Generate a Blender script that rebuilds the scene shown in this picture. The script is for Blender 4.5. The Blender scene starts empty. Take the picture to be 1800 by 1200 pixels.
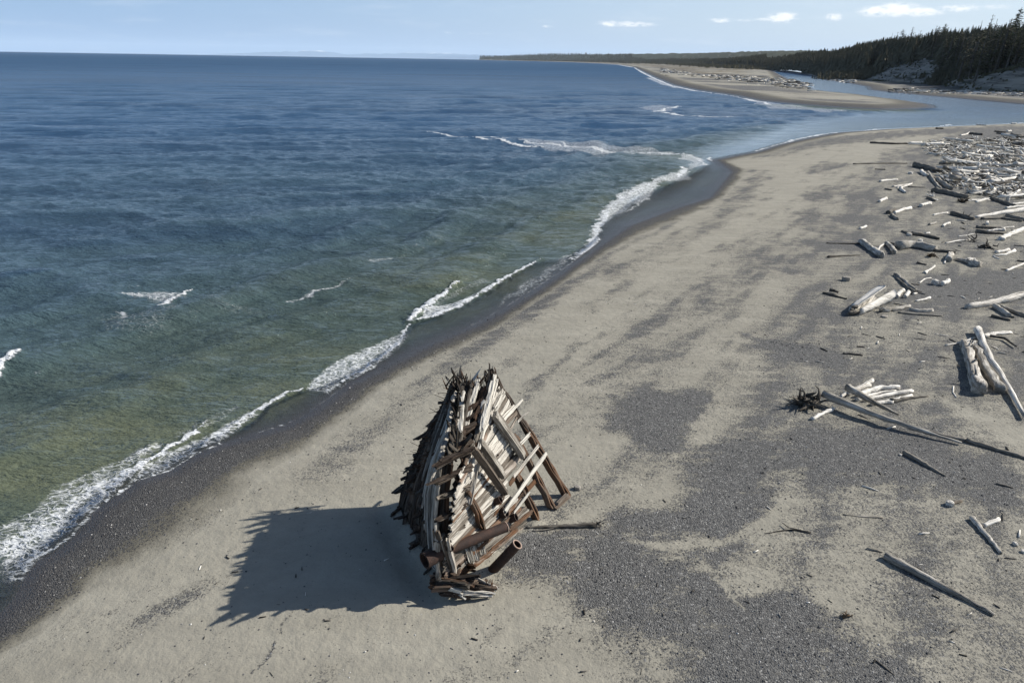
import bpy, math, random
import numpy as np
from mathutils import Vector, Matrix

# ---------------------------------------------------------------- camera, sky, sun, exposure
scene = bpy.context.scene
COL = scene.collection
CAM_H = 20.0
PITCH = math.atan(495.0 / 1200.0)
ROLL = 0.0165
cp, sp = math.cos(PITCH), math.sin(PITCH)
_f = Vector((0, cp, -sp)); _r0 = Vector((1, 0, 0)); _u0 = Vector((0, sp, cp))
_r = _r0 * math.cos(ROLL) + _u0 * math.sin(ROLL)
_u = -_r0 * math.sin(ROLL) + _u0 * math.cos(ROLL)
cam_data = bpy.data.cameras.new("camera")
cam = bpy.data.objects.new("camera", cam_data); COL.objects.link(cam)
cam_data.lens = 24.0; cam_data.sensor_width = 36.0
cam_data.clip_start = 0.5; cam_data.clip_end = 250000.0
m = Matrix((( _r.x, _u.x, -_f.x, 0), (_r.y, _u.y, -_f.y, 0), (_r.z, _u.z, -_f.z, CAM_H), (0, 0, 0, 1)))
cam.matrix_world = m
scene.camera = cam
scene.view_settings.view_transform = 'Standard'
scene.view_settings.look = 'None'
scene.view_settings.exposure = 0.36
scene.view_settings.gamma = 1.0
scene.cycles.volume_bounces = 2
scene.cycles.max_bounces = 8
scene.cycles.transparent_max_bounces = 12

SUN_EL = math.radians(33.5)
SUN_AZ = math.atan2(0.964, 0.266)            # measured from +Y towards +X
SUN = Vector((math.sin(SUN_AZ) * math.cos(SUN_EL), math.cos(SUN_AZ) * math.cos(SUN_EL), math.sin(SUN_EL)))
sd = bpy.data.lights.new("sun", 'SUN'); sd.energy = 4.9; sd.angle = math.radians(0.53); sd.color = (1.0, 0.95, 0.86)
so = bpy.data.objects.new("sun", sd); COL.objects.link(so)
so.rotation_euler = SUN.to_track_quat('Z', 'Y').to_euler()

def ray(px, py):
    a = (px - 900.0) / 1200.0; b = (600.0 - py) / 1200.0
    return _f + _r * a + _u * b
def G(px, py, z=0.0):
    d = ray(px, py); t = (z - CAM_H) / d.z
    return Vector((d.x * t, d.y * t, z))
def PD(px, D, z=0.0):                       # a place on the bearing seen at column px, D metres out
    d = ray(px, 105.0 + 0.0165 * (px - 900.0)); s = D / math.hypot(d.x, d.y)
    return Vector((d.x * s, d.y * s, z))
def project(x, y, z):
    dx, dy, dz = x, y, z - CAM_H
    fw = dx * _f.x + dy * _f.y + dz * _f.z
    return 900 + 1200 * (dx * _r.x + dy * _r.y + dz * _r.z) / fw, 600 - 1200 * (dx * _u.x + dy * _u.y + dz * _u.z) / fw

# ---------------------------------------------------------------- node helper
class NT:
    def __init__(s, tree): s.t = tree; s.n = tree.nodes; s.l = tree.links
    def new(s, typ, **kw):
        n = s.n.new(typ)
        for k, v in kw.items():
            if k.startswith('_'): n.inputs[k[1:]].default_value = v
            else: setattr(n, k, v)
        return n
    def link(s, a, b): s.l.new(a, b)
    def val(s, x, sock):
        if hasattr(x, 'node'): s.link(x, sock)
        else: sock.default_value = x
    def math(s, op, a, b=0.0, c=None, clamp=False):
        n = s.n.new('ShaderNodeMath'); n.operation = op; n.use_clamp = clamp
        s.val(a, n.inputs[0]); s.val(b, n.inputs[1])
        if c is not None: s.val(c, n.inputs[2])
        return n.outputs[0]
    def mix(s, f, a, b, mode='MIX'):
        n = s.n.new('ShaderNodeMix'); n.data_type = 'RGBA'; n.blend_type = mode
        s.val(f, n.inputs[0])
        for x, i in ((a, 6), (b, 7)):
            if hasattr(x, 'node'): s.link(x, n.inputs[i])
            else: n.inputs[i].default_value = (*x, 1) if len(x) == 3 else x
        return n.outputs[2]
    def ramp(s, f, lo, hi, a=0.0, b=1.0, smooth=True):
        n = s.n.new('ShaderNodeMapRange'); n.interpolation_type = 'SMOOTHSTEP' if smooth else 'LINEAR'
        s.val(f, n.inputs[0]); s.val(lo, n.inputs[1]); s.val(hi, n.inputs[2]); s.val(a, n.inputs[3]); s.val(b, n.inputs[4])
        return n.outputs[0]
    def attr(s, name, vec=False):
        n = s.n.new('ShaderNodeAttribute'); n.attribute_name = name
        return n.outputs['Vector'] if vec else n.outputs['Fac']
    def vscale(s, v, sc, rot=0.0):
        n = s.n.new('ShaderNodeMapping'); s.link(v, n.inputs[0]); n.inputs['Scale'].default_value = sc
        n.inputs['Rotation'].default_value = (0, 0, rot); return n.outputs[0]
    def noise(s, v, scale=1.0, detail=3.0, rough=0.5, dist=0.0):
        n = s.n.new('ShaderNodeTexNoise'); s.link(v, n.inputs['Vector'])
        n.inputs['Scale'].default_value = scale; n.inputs['Detail'].default_value = detail
        n.inputs['Roughness'].default_value = rough; n.inputs['Distortion'].default_value = dist
        return n.outputs['Fac']
    def voro(s, v, scale=1.0, feature='F1', out='Distance', rand=1.0):
        n = s.n.new('ShaderNodeTexVoronoi'); n.feature = feature; s.link(v, n.inputs['Vector'])
        n.inputs['Scale'].default_value = scale; n.inputs['Randomness'].default_value = rand
        return n.outputs[out]
    def cramp(s, f, stops):
        n = s.n.new('ShaderNodeValToRGB'); s.val(f, n.inputs[0]); e = n.color_ramp.elements
        e[0].position = stops[0][0]; e[0].color = (*stops[0][1], 1)
        e[1].position = stops[-1][0]; e[1].color = (*stops[-1][1], 1)
        for p, c in stops[1:-1]:
            k = e.new(p); k.color = (*c, 1)
        return n.outputs[0]
    def bump(s, h, strength=0.5, dist=0.1, normal=None):
        n = s.n.new('ShaderNodeBump'); s.link(h, n.inputs['Height']); s.val(strength, n.inputs['Strength'])
        n.inputs['Distance'].default_value = dist
        if normal is not None: s.link(normal, n.inputs['Normal'])
        return n.outputs[0]
def newmat(name):
    mt = bpy.data.materials.new(name); mt.use_nodes = True
    nt = NT(mt.node_tree); b = mt.node_tree.nodes['Principled BSDF']
    return mt, nt, b

# ---------------------------------------------------------------- world: sky and small clouds
world = bpy.data.worlds.new("World"); scene.world = world; world.use_nodes = True
w = NT(world.node_tree); bg = world.node_tree.nodes['Background']
sky = w.new('ShaderNodeTexSky', sky_type='NISHITA', sun_disc=False, sun_elevation=SUN_EL, sun_rotation=SUN_AZ,
            altitude=0.0, air_density=1.0, dust_density=0.7, ozone_density=2.5)
tc = w.new('ShaderNodeTexCoord'); sep = w.new('ShaderNodeSeparateXYZ'); w.link(tc.outputs['Generated'], sep.inputs[0])
az = w.math('ARCTAN2', sep.outputs[0], sep.outputs[1]); el = w.math('ARCSINE', sep.outputs[2])
comb = w.new('ShaderNodeCombineXYZ'); w.link(az, comb.inputs[0]); w.link(el, comb.inputs[1])
n1 = w.noise(w.vscale(comb.outputs[0], (75, 170, 1)), 1.0, 6.0, 0.65)
n2 = w.noise(w.vscale(comb.outputs[0], (9, 60, 1)), 1.0, 4.0, 0.6)
tot = None
for px, py, sx, sy, k in [(1545, 20, 26, 8, 1.0), (1575, 17, 28, 10, 1.0), (1610, 21, 36, 7, .85), (1375, 31, 22, 8, .95), (1362, 34, 36, 4, .5), (1465, 30, 11, 6, .9),
                          (1268, 36, 20, 4, .65), (1300, 36, 30, 3, .4), (1070, 42, 20, 6, .6), (1110, 43, 38, 5, .7), (1685, 15, 30, 6, .55),
                          (962, 47, 12, 3, .4), (788, 57, 12, 3, .35), (840, 59, 40, 2.5, .25), (1750, 12, 30, 5, .35)]:
    d = ray(px, py).normalized(); a0 = math.atan2(d.x, d.y); e0 = math.asin(d.z)
    pa = 0.00080; pe = 0.00074
    g = w.math('ADD', w.math('POWER', w.math('DIVIDE', w.math('ABSOLUTE', w.math('SUBTRACT', az, a0)), sx * pa), 2.0),
               w.math('POWER', w.math('DIVIDE', w.math('ABSOLUTE', w.math('SUBTRACT', el, e0)), sy * pe), 2.0))
    g = w.math('MULTIPLY', w.math('POWER', 2.718, w.math('MULTIPLY', g, -1.0)), k)
    tot = g if tot is None else w.math('MAXIMUM', tot, g)
cm = w.ramp(w.math('MULTIPLY', tot, w.math('ADD', -.75, w.math('MULTIPLY', n1, 3.4))), 0.10, 0.80)
wisp = w.math('MULTIPLY', w.ramp(n2, 0.5, 0.85), w.ramp(el, 0.16, 0.02, 0.0, 0.22))
cmask = w.math('MAXIMUM', cm, wisp)
low = w.ramp(el, 0.0, 0.30, .72, 0.0)
azf = w.ramp(az, -.75, .75)
skyc = w.mix(low, sky.outputs[0], w.mix(azf, (3.2, 5.8, 10.2), (8.2, 9.9, 12.0)))
col = w.mix(cmask, skyc, (12.0, 12.3, 12.6))
w.link(col, bg.inputs['Color']); bg.inputs['Strength'].default_value = 0.075

# ---------------------------------------------------------------- object helpers
def tag(o, label=None, cat=None, group=None, kind=None):
    if label: o['label'] = label
    if cat: o['category'] = cat
    if group: o['group'] = group
    if kind: o['kind'] = kind
    return o
def empty(name, loc=(0, 0, 0)):
    o = bpy.data.objects.new(name, None); COL.objects.link(o); o.location = loc; o.empty_display_size = 0.3
    return o
def np_mesh(name, V, F, mats, smooth=True, attrs=None):
    """V (n,3); F list of equal-length index arrays [(k,4) and/or (k,3)]"""
    me = bpy.data.meshes.new(name)
    V = np.asarray(V, dtype=np.float32); n = len(V)
    me.vertices.add(n); me.vertices.foreach_set('co', V.ravel())
    Fs = [np.asarray(f, dtype=np.int32) for f in F if len(f)]
    nl = sum(f.size for f in Fs); npoly = sum(len(f) for f in Fs)
    me.loops.add(nl); me.loops.foreach_set('vertex_index', np.concatenate([f.ravel() for f in Fs]))
    me.polygons.add(npoly)
    starts = []; o = 0
    for f in Fs:
        starts.append(o + np.arange(len(f)) * f.shape[1]); o += f.size
    me.polygons.foreach_set('loop_start', np.concatenate(starts).astype(np.int32))
    me.update(calc_edges=True)
    me.polygons.foreach_set('use_smooth', np.full(npoly, smooth, dtype=bool))
    for mt in mats: me.materials.append(mt)
    for k, a in (attrs or {}).items():
        a = np.asarray(a, dtype=np.float32)
        if a.ndim == 1:
            at = me.attributes.new(k, 'FLOAT', 'POINT'); at.data.foreach_set('value', a)
        else:
            at = me.attributes.new(k, 'FLOAT_VECTOR', 'POINT'); at.data.foreach_set('vector', a.ravel())
    ob = bpy.data.objects.new(name, me); COL.objects.link(ob)
    return ob

# ---------------------------------------------------------------- numpy noise and distance fields
_rs = np.random.RandomState(7)
_LAT = _rs.rand(256, 256).astype(np.float32)
def vnoise(x, y):
    xi = np.floor(x).astype(np.int64); yi = np.floor(y).astype(np.int64)
    fx = x - xi; fy = y - yi; fx = fx * fx * (3 - 2 * fx); fy = fy * fy * (3 - 2 * fy)
    a = _LAT[xi & 255, yi & 255]; b = _LAT[(xi + 1) & 255, yi & 255]; c = _LAT[xi & 255, (yi + 1) & 255]; d = _LAT[(xi + 1) & 255, (yi + 1) & 255]
    return a + (b - a) * fx + (c - a) * fy + (a - b - c + d) * fx * fy
def fbm(x, y, oct=4):
    s = 0; a = 0.5; t = 0
    for i in range(oct):
        s = s + a * vnoise(x * 2 ** i + 17.3 * i, y * 2 ** i + 5.1 * i); t += a; a *= 0.5
    return s / t
def seg_dist(x, y, pts, extra=None):
    """distance to a polyline; also the value of extra (per point) interpolated at the nearest point"""
    best = np.full(x.shape, 1e18); ev = np.zeros(x.shape)
    for i in range(len(pts) - 1):
        ax, ay = pts[i][0], pts[i][1]; bx, by = pts[i + 1][0], pts[i + 1][1]
        dx, dy = bx - ax, by - ay; L2 = dx * dx + dy * dy + 1e-12
        t = np.clip(((x - ax) * dx + (y - ay) * dy) / L2, 0, 1)
        q = (x - ax - t * dx) ** 2 + (y - ay - t * dy) ** 2
        mk = q < best; best = np.where(mk, q, best)
        if extra is not None: ev = np.where(mk, extra[i] + t * (extra[i + 1] - extra[i]), ev)
    return (np.sqrt(best), ev) if extra is not None else np.sqrt(best)
def inside(x, y, poly):
    r = np.zeros(x.shape, dtype=bool); n = len(poly)
    for i in range(n):
        x1, y1 = poly[i][0], poly[i][1]; x2, y2 = poly[(i + 1) % n][0], poly[(i + 1) % n][1]
        if y1 == y2: continue
        c = ((y1 > y) != (y2 > y)) & (x < (x2 - x1) * (y - y1) / (y2 - y1) + x1)
        r ^= c
    return r
def sdf(x, y, poly):
    d = seg_dist(x, y, list(poly) + [poly[0]])
    return np.where(inside(x, y, poly), d, -d)
def sstep(a, b, x):
    t = np.clip((x - a) / (b - a), 0, 1); return t * t * (3 - 2 * t)

# ---------------------------------------------------------------- coast layout
ZW = -0.45
E_px = [(-140, 1200), (-60, 1128), (0, 1081), (28, 1054), (40, 1025), (66, 990), (105, 969), (150, 930), (168, 899), (210, 871), (245, 846), (301, 829),
        (340, 804), (385, 783), (440, 767), (500, 750), (545, 727), (585, 697), (610, 677), (640, 663), (700, 632), (760, 602), (831, 573),
        (868, 553), (897, 536), (925, 519), (981, 481), (1010, 460), (1048, 432), (1100, 397), (1180, 367), (1240, 348), (1262, 322), (1278, 303),
        (1267, 293), (1252, 282), (1290, 274), (1325, 268), (1370, 254), (1420, 243), (1470, 234), (1560, 227), (1700, 221), (1800, 217), (2100, 211)]
E = [G(x, y, ZW).to_2d() for x, y in E_px]
NB = [Vector((-26, 6)), ] + E + [Vector((500, 230)), Vector((500, -60)), Vector((-34, -60))]
B_px = [(-60, 1190), (0, 1145), (60, 1118), (119, 1062), (189, 1014), (287, 972), (336, 937), (395, 895), (430, 867), (451, 836), (490, 815), (546, 783),
        (590, 745), (636, 712), (681, 669), (744, 635), (806, 610), (850, 585), (900, 556), (960, 515), (1010, 480), (1070, 440), (1130, 410), (1200, 385),
        (1265, 352), (1300, 318), (1315, 298), (1285, 284)]
B = [G(x, y).to_2d() for x, y in B_px]
sea_px = [(1643, 189.5), (1610, 192), (1560, 193.5), (1480, 190), (1400, 184), (1330, 177), (1290, 168), (1220, 158), (1180, 149), (1150, 136)]
SP = [G(x, y, ZW).to_2d() for x, y in sea_px] + [PD(x, D).to_2d() for x, D in [(1115, 2950), (1090, 4700), (1060, 6300), (1010, 9000), (950, 12500), (880, 15500), (836, 17000)]]
SP += [PD(x, D).to_2d() for x, D in [(840, 20000), (1000, 24000), (1500, 26000), (2300, 20000), (2600, 3000)]]
rb_px = [(2400, 228), (2100, 206), (1800, 184), (1667, 172), (1578, 164), (1528, 158.5), (1524, 153), (1489, 146), (1439, 138), (1417, 129), (1378, 123.5),
         (1361, 126), (1385, 139), (1417, 147), (1422, 150), (1409, 154), (1429, 159), (1467, 163), (1533, 170), (1611, 180), (1640, 185)]
SP += [G(x, y, ZW).to_2d() for x, y in rb_px]
# foot of the wooded upland: place, height of the upland, width of its slope
FT = []
for px, py, H, W in [(2500, 190, 24, 30), (2100, 180, 23, 26), (1800, 168, 22, 26), (1711, 164, 17, 26), (1660, 158, 14, 30), (1640, 154, 13, 30)]:
    p = G(px, py); FT.append((p.x, p.y, H, W))
for px, D, H, W in [(1612, 930, 27, 60), (1570, 980, 27, 62), (1520, 1090, 26, 60), (1440, 1560, 26, 70), (1342, 2700, 38, 140), (1278, 3700, 60, 300), (1194, 6700, 110, 700),
                    (1111, 10500, 130, 900), (1000, 14500, 140, 900), (900, 17300, 120, 700), (842, 18200, 60, 500)]:
    p = PD(px, D); FT.append((p.x, p.y, H, W))
FPOLY = [Vector(f[:2]) for f in FT] + [PD(846, 19600).to_2d(), PD(1000, 23000).to_2d(), PD(1500, 25000).to_2d(), PD(2300, 19000).to_2d(), PD(2700, 2500).to_2d()]

def ground_z(x, y):
    x = np.asarray(x, dtype=np.float64); y = np.asarray(y, dtype=np.float64)
    s1 = sdf(x, y, NB)
    s2 = sdf(x, y, SP) if np.any(y > 150) else np.full(x.shape, -1e4)
    z1 = np.where(s1 > 0, ZW + (-ZW + 0.0) * (1 - np.exp(-np.maximum(s1, 0) / 3.0)), ZW + np.maximum(0.15 * s1, -4.0))
    und = (fbm(x * 0.09, y * 0.09) - 0.5) * 0.22 + (fbm(x * 0.35 + 9, y * 0.35) - 0.5) * 0.07
    z1 = z1 + und * np.clip((s1 - 2) / 8, 0, 1)
    k = 0.02 + 0.0 * s2
    z2 = np.where(s2 > 0, ZW + np.minimum(0.10 * s2, 1.2 + 0.01 * np.minimum(s2, 200)) + (fbm(x * 0.03, y * 0.03) - 0.45) * np.clip(s2 / 30, 0, 1) * 2.0,
                  ZW + np.maximum(0.1 * s2, -4.0))
    z1 = z1 + .20 * np.exp(-(np.minimum(seg_dist(x, y, [(-2.5, 21.7), (-4.6, 25.9), (-5.3, 27.3)]), seg_dist(x, y, [(-2.5, 21.7), (.6, 25.4), (1.2, 26.1)])) / .38) ** 2) - .10 * np.exp(-(seg_dist(x, y, [(-3.2, 21.2), (-6.2, 26.9)]) / .5) ** 2)
    z = np.maximum(z1, z2)
    if np.any(y > 150):
        d, h = seg_dist(x, y, FT, [f[2] for f in FT]); _, wd = seg_dist(x, y, FT, [f[3] for f in FT])
        ins = inside(x, y, FPOLY)
        wob = 1 + 0.35 * (fbm(x * 0.02, y * 0.02) - 0.5)
        up = h * wob * sstep(0, 1, d / wd) + np.minimum(0.045 * np.maximum(d - wd, 0), 8) + (fbm(x * 0.05, y * 0.05) - 0.5) * 9 * np.clip(d / wd, 0, 1)
        z = np.where(ins, np.maximum(z, z2 * 0 + 1.0) + up * np.clip(d / 12, 0, 1), z)
    return z
def gz(x, y): return float(ground_z(np.array([x]), np.array([y]))[0])
def GP(px, py):                              # point on the sand seen at (px, py)
    p = G(px, py)
    for _ in range(2): p = G(px, py, gz(p.x, p.y))
    return p

# ---------------------------------------------------------------- polar grid, finer near the viewpoint's side
def polar(n_mid, r_segs, a_mid=42.0):
    A = np.concatenate([np.linspace(-180, -a_mid, 40, endpoint=False), np.linspace(-a_mid, a_mid, n_mid), np.linspace(a_mid, 180, 40)[1:]])
    A = np.radians(A)
    R = np.concatenate([np.geomspace(a, b, n, endpoint=False) for a, b, n in r_segs] + [[r_segs[-1][1]]])
    rr, aa = np.meshgrid(R, A, indexing='ij')
    X = rr * np.sin(aa); Y = rr * np.cos(aa)
    nr, na = X.shape
    idx = np.arange(nr * na).reshape(nr, na)
    F = np.stack([idx[:-1, :-1].ravel(), idx[:-1, 1:].ravel(), idx[1:, 1:].ravel(), idx[1:, :-1].ravel()], 1)[:, ::-1]
    return X.ravel(), Y.ravel(), rr.ravel(), F
def compact(X, Y, keepV, F, *arrs):
    kf = keepV[F].any(axis=1); F = F[kf]
    used = np.zeros(len(X), bool); used[F.ravel()] = True
    mp = np.cumsum(used) - 1
    return [X[used], Y[used], mp[F]] + [a[used] for a in arrs]

# ---------------------------------------------------------------- ground
X, Y, R, F = polar(880, [(1.0, 13, 16), (13, 60, 420), (60, 300, 300), (300, 1500, 260), (1500, 30000, 150)])
s1 = sdf(X, Y, NB); s2 = sdf(X, Y, SP)
keep = (np.maximum(s1, s2) > -12)
X, Y, F, R, s1, s2 = compact(X, Y, keep, F, R, s1, s2)
Z = ground_z(X, Y)
near = (R < 420) & (s1 > -15)
xn, yn = X[near], Y[near]
# warped coordinates so that patch borders wander
wx = xn + (fbm(xn * 0.5, yn * 0.5) - 0.5) * 2.6 * np.clip(R[near] / 60, 0.5, 2); wy = yn + (fbm(xn * 0.5 + 40, yn * 0.5 + 9) - 0.5) * 2.6 * np.clip(R[near] / 60, 0.5, 2)
def c1(pts, k): return [(900 + x / 2.068, 620 + y / 2.068) for x, y in pts], k
def c2(pts, k): return [(900 + x / 3.0, 260 + y / 3.0) for x, y in pts], k
PATCH = [
    c1([(345, 200), (380, 140), (450, 110), (600, 130), (720, 170), (740, 215), (620, 250), (640, 320), (580, 370), (490, 350), (430, 300), (350, 280)], .8),
    c1([(640, 370), (720, 335), (870, 320), (1010, 315), (1080, 370), (1080, 440), (1010, 510), (930, 570), (850, 630), (740, 685), (600, 690), (470, 680), (370, 640), (370, 600), (480, 570), (580, 550), (650, 500), (660, 430)], 1.0),
    c1([(0, 800), (0, 700), (60, 650), (350, 690), (470, 715), (650, 745), (720, 780), (840, 870), (1010, 890), (1130, 925), (1241, 985), (1330, 1060), (1400, 1130), (1450, 1260), (620, 1260), (590, 1130), (480, 1040), (340, 980), (280, 890), (230, 850), (120, 830)], .85),
    c1([(0, 700), (70, 655), (370, 640), (600, 690), (850, 640), (860, 720), (700, 780), (300, 760)], .75),
    ([(1370, 755), (1395, 738), (1500, 745), (1570, 742), (1640, 760), (1700, 795), (1810, 835), (1830, 905), (1700, 880), (1560, 850), (1480, 860), (1420, 868), (1380, 800)], .85),
    c2([(1200, 990), (1350, 1010), (1520, 1020), (1750, 1060), (1770, 1150), (1720, 1180), (1560, 1150), (1400, 1110), (1330, 1070)], 1.0),
    c2([(1380, 622), (1450, 620), (1550, 650), (1545, 672), (1450, 655)], 1.0),
    c2([(1540, 490), (1700, 480), (1850, 500), (1950, 530), (1850, 552), (1650, 545)], 1.0),
    c2([(1650, 352), (1800, 345), (1990, 375), (1950, 405), (1800, 408), (1690, 385)], 1.0),
    c2([(1320, 570), (1400, 555), (1510, 580), (1480, 612), (1340, 615)], .8),
    c2([(1530, 850), (1620, 820), (1760, 850), (1740, 920), (1600, 905)], .8),
    c2([(925, 770), (1000, 740), (1050, 700), (1090, 720), (1060, 800), (1000, 855), (940, 850)], .75),
    c2([(1560, 265), (1640, 215), (1720, 195), (1700, 230), (1600, 270)], .9),
    c2([(1550, 430), (1700, 435), (1760, 460), (1600, 455)], .9),
    c2([(1510, 350), (1590, 320), (1610, 350), (1540, 372)], .8),
    c2([(1690, 240), (1990, 255), (1990, 290), (1800, 270)], .8),
    c2([(1360, 500), (1450, 465), (1500, 490), (1400, 540)], .6),
    c2([(1100, 520), (1300, 480), (1340, 520), (1150, 570)], .45),
    c2([(450, 620), (620, 590), (640, 640), (480, 680)], .45),
    c2([(1560, 110), (1700, 75), (1800, 90), (1620, 135)], .6),
    ([(1600, 490), (1690, 473), (1830, 472), (1830, 515), (1700, 535), (1690, 568), (1600, 560), (1560, 548), (1600, 520)], .85),
    ([(1735, 600), (1830, 600), (1830, 700), (1770, 700)], .6),
    ([(1590, 275), (1640, 262), (1660, 300), (1600, 300)], .8),
    ([(1690, 226), (1830, 222), (1830, 246), (1650, 250)], .8),
    ([(1300, 272), (1420, 245), (1600, 229), (1830, 220), (1830, 228), (1600, 238), (1440, 256), (1330, 275)], .8),
    ([(1600, 310), (1640, 310), (1700, 350), (1830, 370), (1830, 400), (1700, 395), (1640, 360)], .45),
    ([(1640, 255), (1830, 245), (1830, 350), (1660, 345)], .55),
    ([(1560, 262), (1840, 240), (1840, 1210), (1560, 1260), (1420, 1000), (1250, 900), (1240, 720), (1330, 560), (1400, 420), (1480, 330)], .36),
]
grav = np.zeros(xn.shape)
for pl, k in PATCH:
    P = [G(x, y).to_2d() for x, y in pl]
    cx = sum(p.x for p in P) / len(P); cy = sum(p.y for p in P) / len(P); rad = max((p - Vector((cx, cy))).length for p in P) + 12
    mk = (xn - cx) ** 2 + (yn - cy) ** 2 < rad * rad
    q = sdf(wx[mk], wy[mk], P); dist = math.hypot(cx, cy); soft = 0.018 * dist + 0.50
    g = grav[mk]; grav[mk] = np.maximum(g, k * sstep(-soft * 1.5, soft * 1.5, q))
# soft bands of scattered pebbles that follow the beach
for pl, wd, k in [([(560, 830), (640, 760), (760, 665), (900, 560), (1000, 500), (1080, 440), (1180, 390), (1240, 350)], 1.2, .45),
                  ([(880, 740), (930, 690), (1000, 620), (1060, 580)], .5, .42), ([(1040, 545), (1110, 490)], .9, .42), ([(1100, 470), (1220, 410), (1290, 370), (1340, 300)], 2.2, .42),
                  ([(1030, 1010), (1090, 1080), (1120, 1180)], 1.3, .5), ([(200, 1110), (330, 1040), (420, 960), (560, 880)], 1.3, .07), ([(1100, 700), (1160, 600), (1260, 500), (1400, 420), (1480, 350), (1560, 290)], 5, .36),
                  ([(1200, 1000), (1340, 940), (1500, 960), (1650, 1080), (1800, 1100)], 3.4, .34), ([(1500, 700), (1700, 650), (1800, 560)], 6, .33), ([(950, 880), (1050, 860), (1130, 800), (1200, 760)], 1.6, .36),
                  ([(440, 1190), (475, 1145), (500, 1110), (520, 1080)], .06, .6)]:
    P = [G(x, y).to_2d() for x, y in pl]
    d = seg_dist(wx, wy, P)
    grav = np.maximum(grav, .8 * k * np.exp(-(d / wd) ** 2))
# pale tongues of blown sand laid over the gravel
for pl, wd, k in [([(1238, 990), (1280, 1030), (1310, 1075)], .25, .6), ([(1120, 955), (1250, 957), (1310, 930), (1390, 890)], .3, .75), ([(1330, 845), (1400, 835)], .5, .5), ([(1020, 970), (1055, 990)], .25, .5), ([(1650, 700), (1720, 735), (1810, 780)], .9, .8), ([(1200, 820), (1260, 812)], .5, .5), ([(1300, 860), (1370, 850)], .35, .35), ([(1210, 800), (1330, 790)], .2, .3)]:
    P = [G(x, y).to_2d() for x, y in pl]
    d = seg_dist(wx, wy, P); grav *= 1 - k * np.exp(-(d / wd) ** 2)
n_mid = fbm((xn + yn) * 0.12, (xn - yn) * 0.5, 5)
n_str = fbm((xn * .55 + yn * .83) * 0.14, (xn * .83 - yn * .55) * 0.9, 4)
grav = grav * (0.08 + .72 * n_mid + 1.05 * n_str) + 0.17 * sstep(.5, .85, n_mid) + .17 * sstep(.52, .8, n_str) + 0.06
# dark pebbly swash slope between water line and berm
dE = seg_dist(xn, yn, E); dB, _ = seg_dist(wx * .35 + xn * .65, wy * .35 + yn * .65, B, [0] * len(B))
inB = inside(xn, yn, [Vector((-26, -10))] + B + [Vector(E[35])] + [Vector(e) for e in reversed(E[:36])] + [Vector((-40, 6))])
sw = np.where(inB, dE / (dE + dB + 1e-6), 1.0)
swash = np.where(inB, 1.0 - 0.80 * sstep(.22, 1.02, sw + .25 * (fbm(xn * 1.2, yn * 1.2) - .5)), 0.0)
swash = np.maximum(swash, 0.75 * np.exp(-(dE / .8) ** 2) * (s1[near] < 6)); swash = np.where(s1[near] < 0, 1.0, swash)
rightshore = np.exp(-(seg_dist(xn, yn, E[35:]) / 4.0) ** 2); swash = np.maximum(swash, rightshore * .8)
wet = np.where(s1[near] < 0, 1, np.exp(-(dE / (0.7 + 0.006 * R[near])) ** 2))
a_gr = np.zeros(len(X)); a_sw = np.zeros(len(X)); a_wet = np.zeros(len(X)); a_veg = np.zeros(len(X))
a_gr[near] = grav; a_sw[near] = swash; a_wet[near] = wet
far = ~near
a_gr[far] = 0.10 + 0.9 * sstep(.42, .62, fbm((X[far] + Y[far]) * 0.012, (X[far] - Y[far]) * 0.004, 5))
a_sw[far] = np.clip(0.9 * np.exp(-(s2[far] / 20.0) ** 2), 0, 1); a_wet[far] = np.clip(np.exp(-(s2[far] / 5.0) ** 2), 0, 1)
dd = seg_dist(X, Y, FT); fin = inside(X, Y, FPOLY)
a_up = np.where(fin, 1.0, 0.0) * np.clip(dd / 12, 0, 1)
# scrubby grass on the crown of the spit
a_veg = np.where(~near & ~fin, sstep(45, 120, s2) * sstep(.30, .5, fbm(X * .02, Y * .01)), 0.0)

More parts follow.
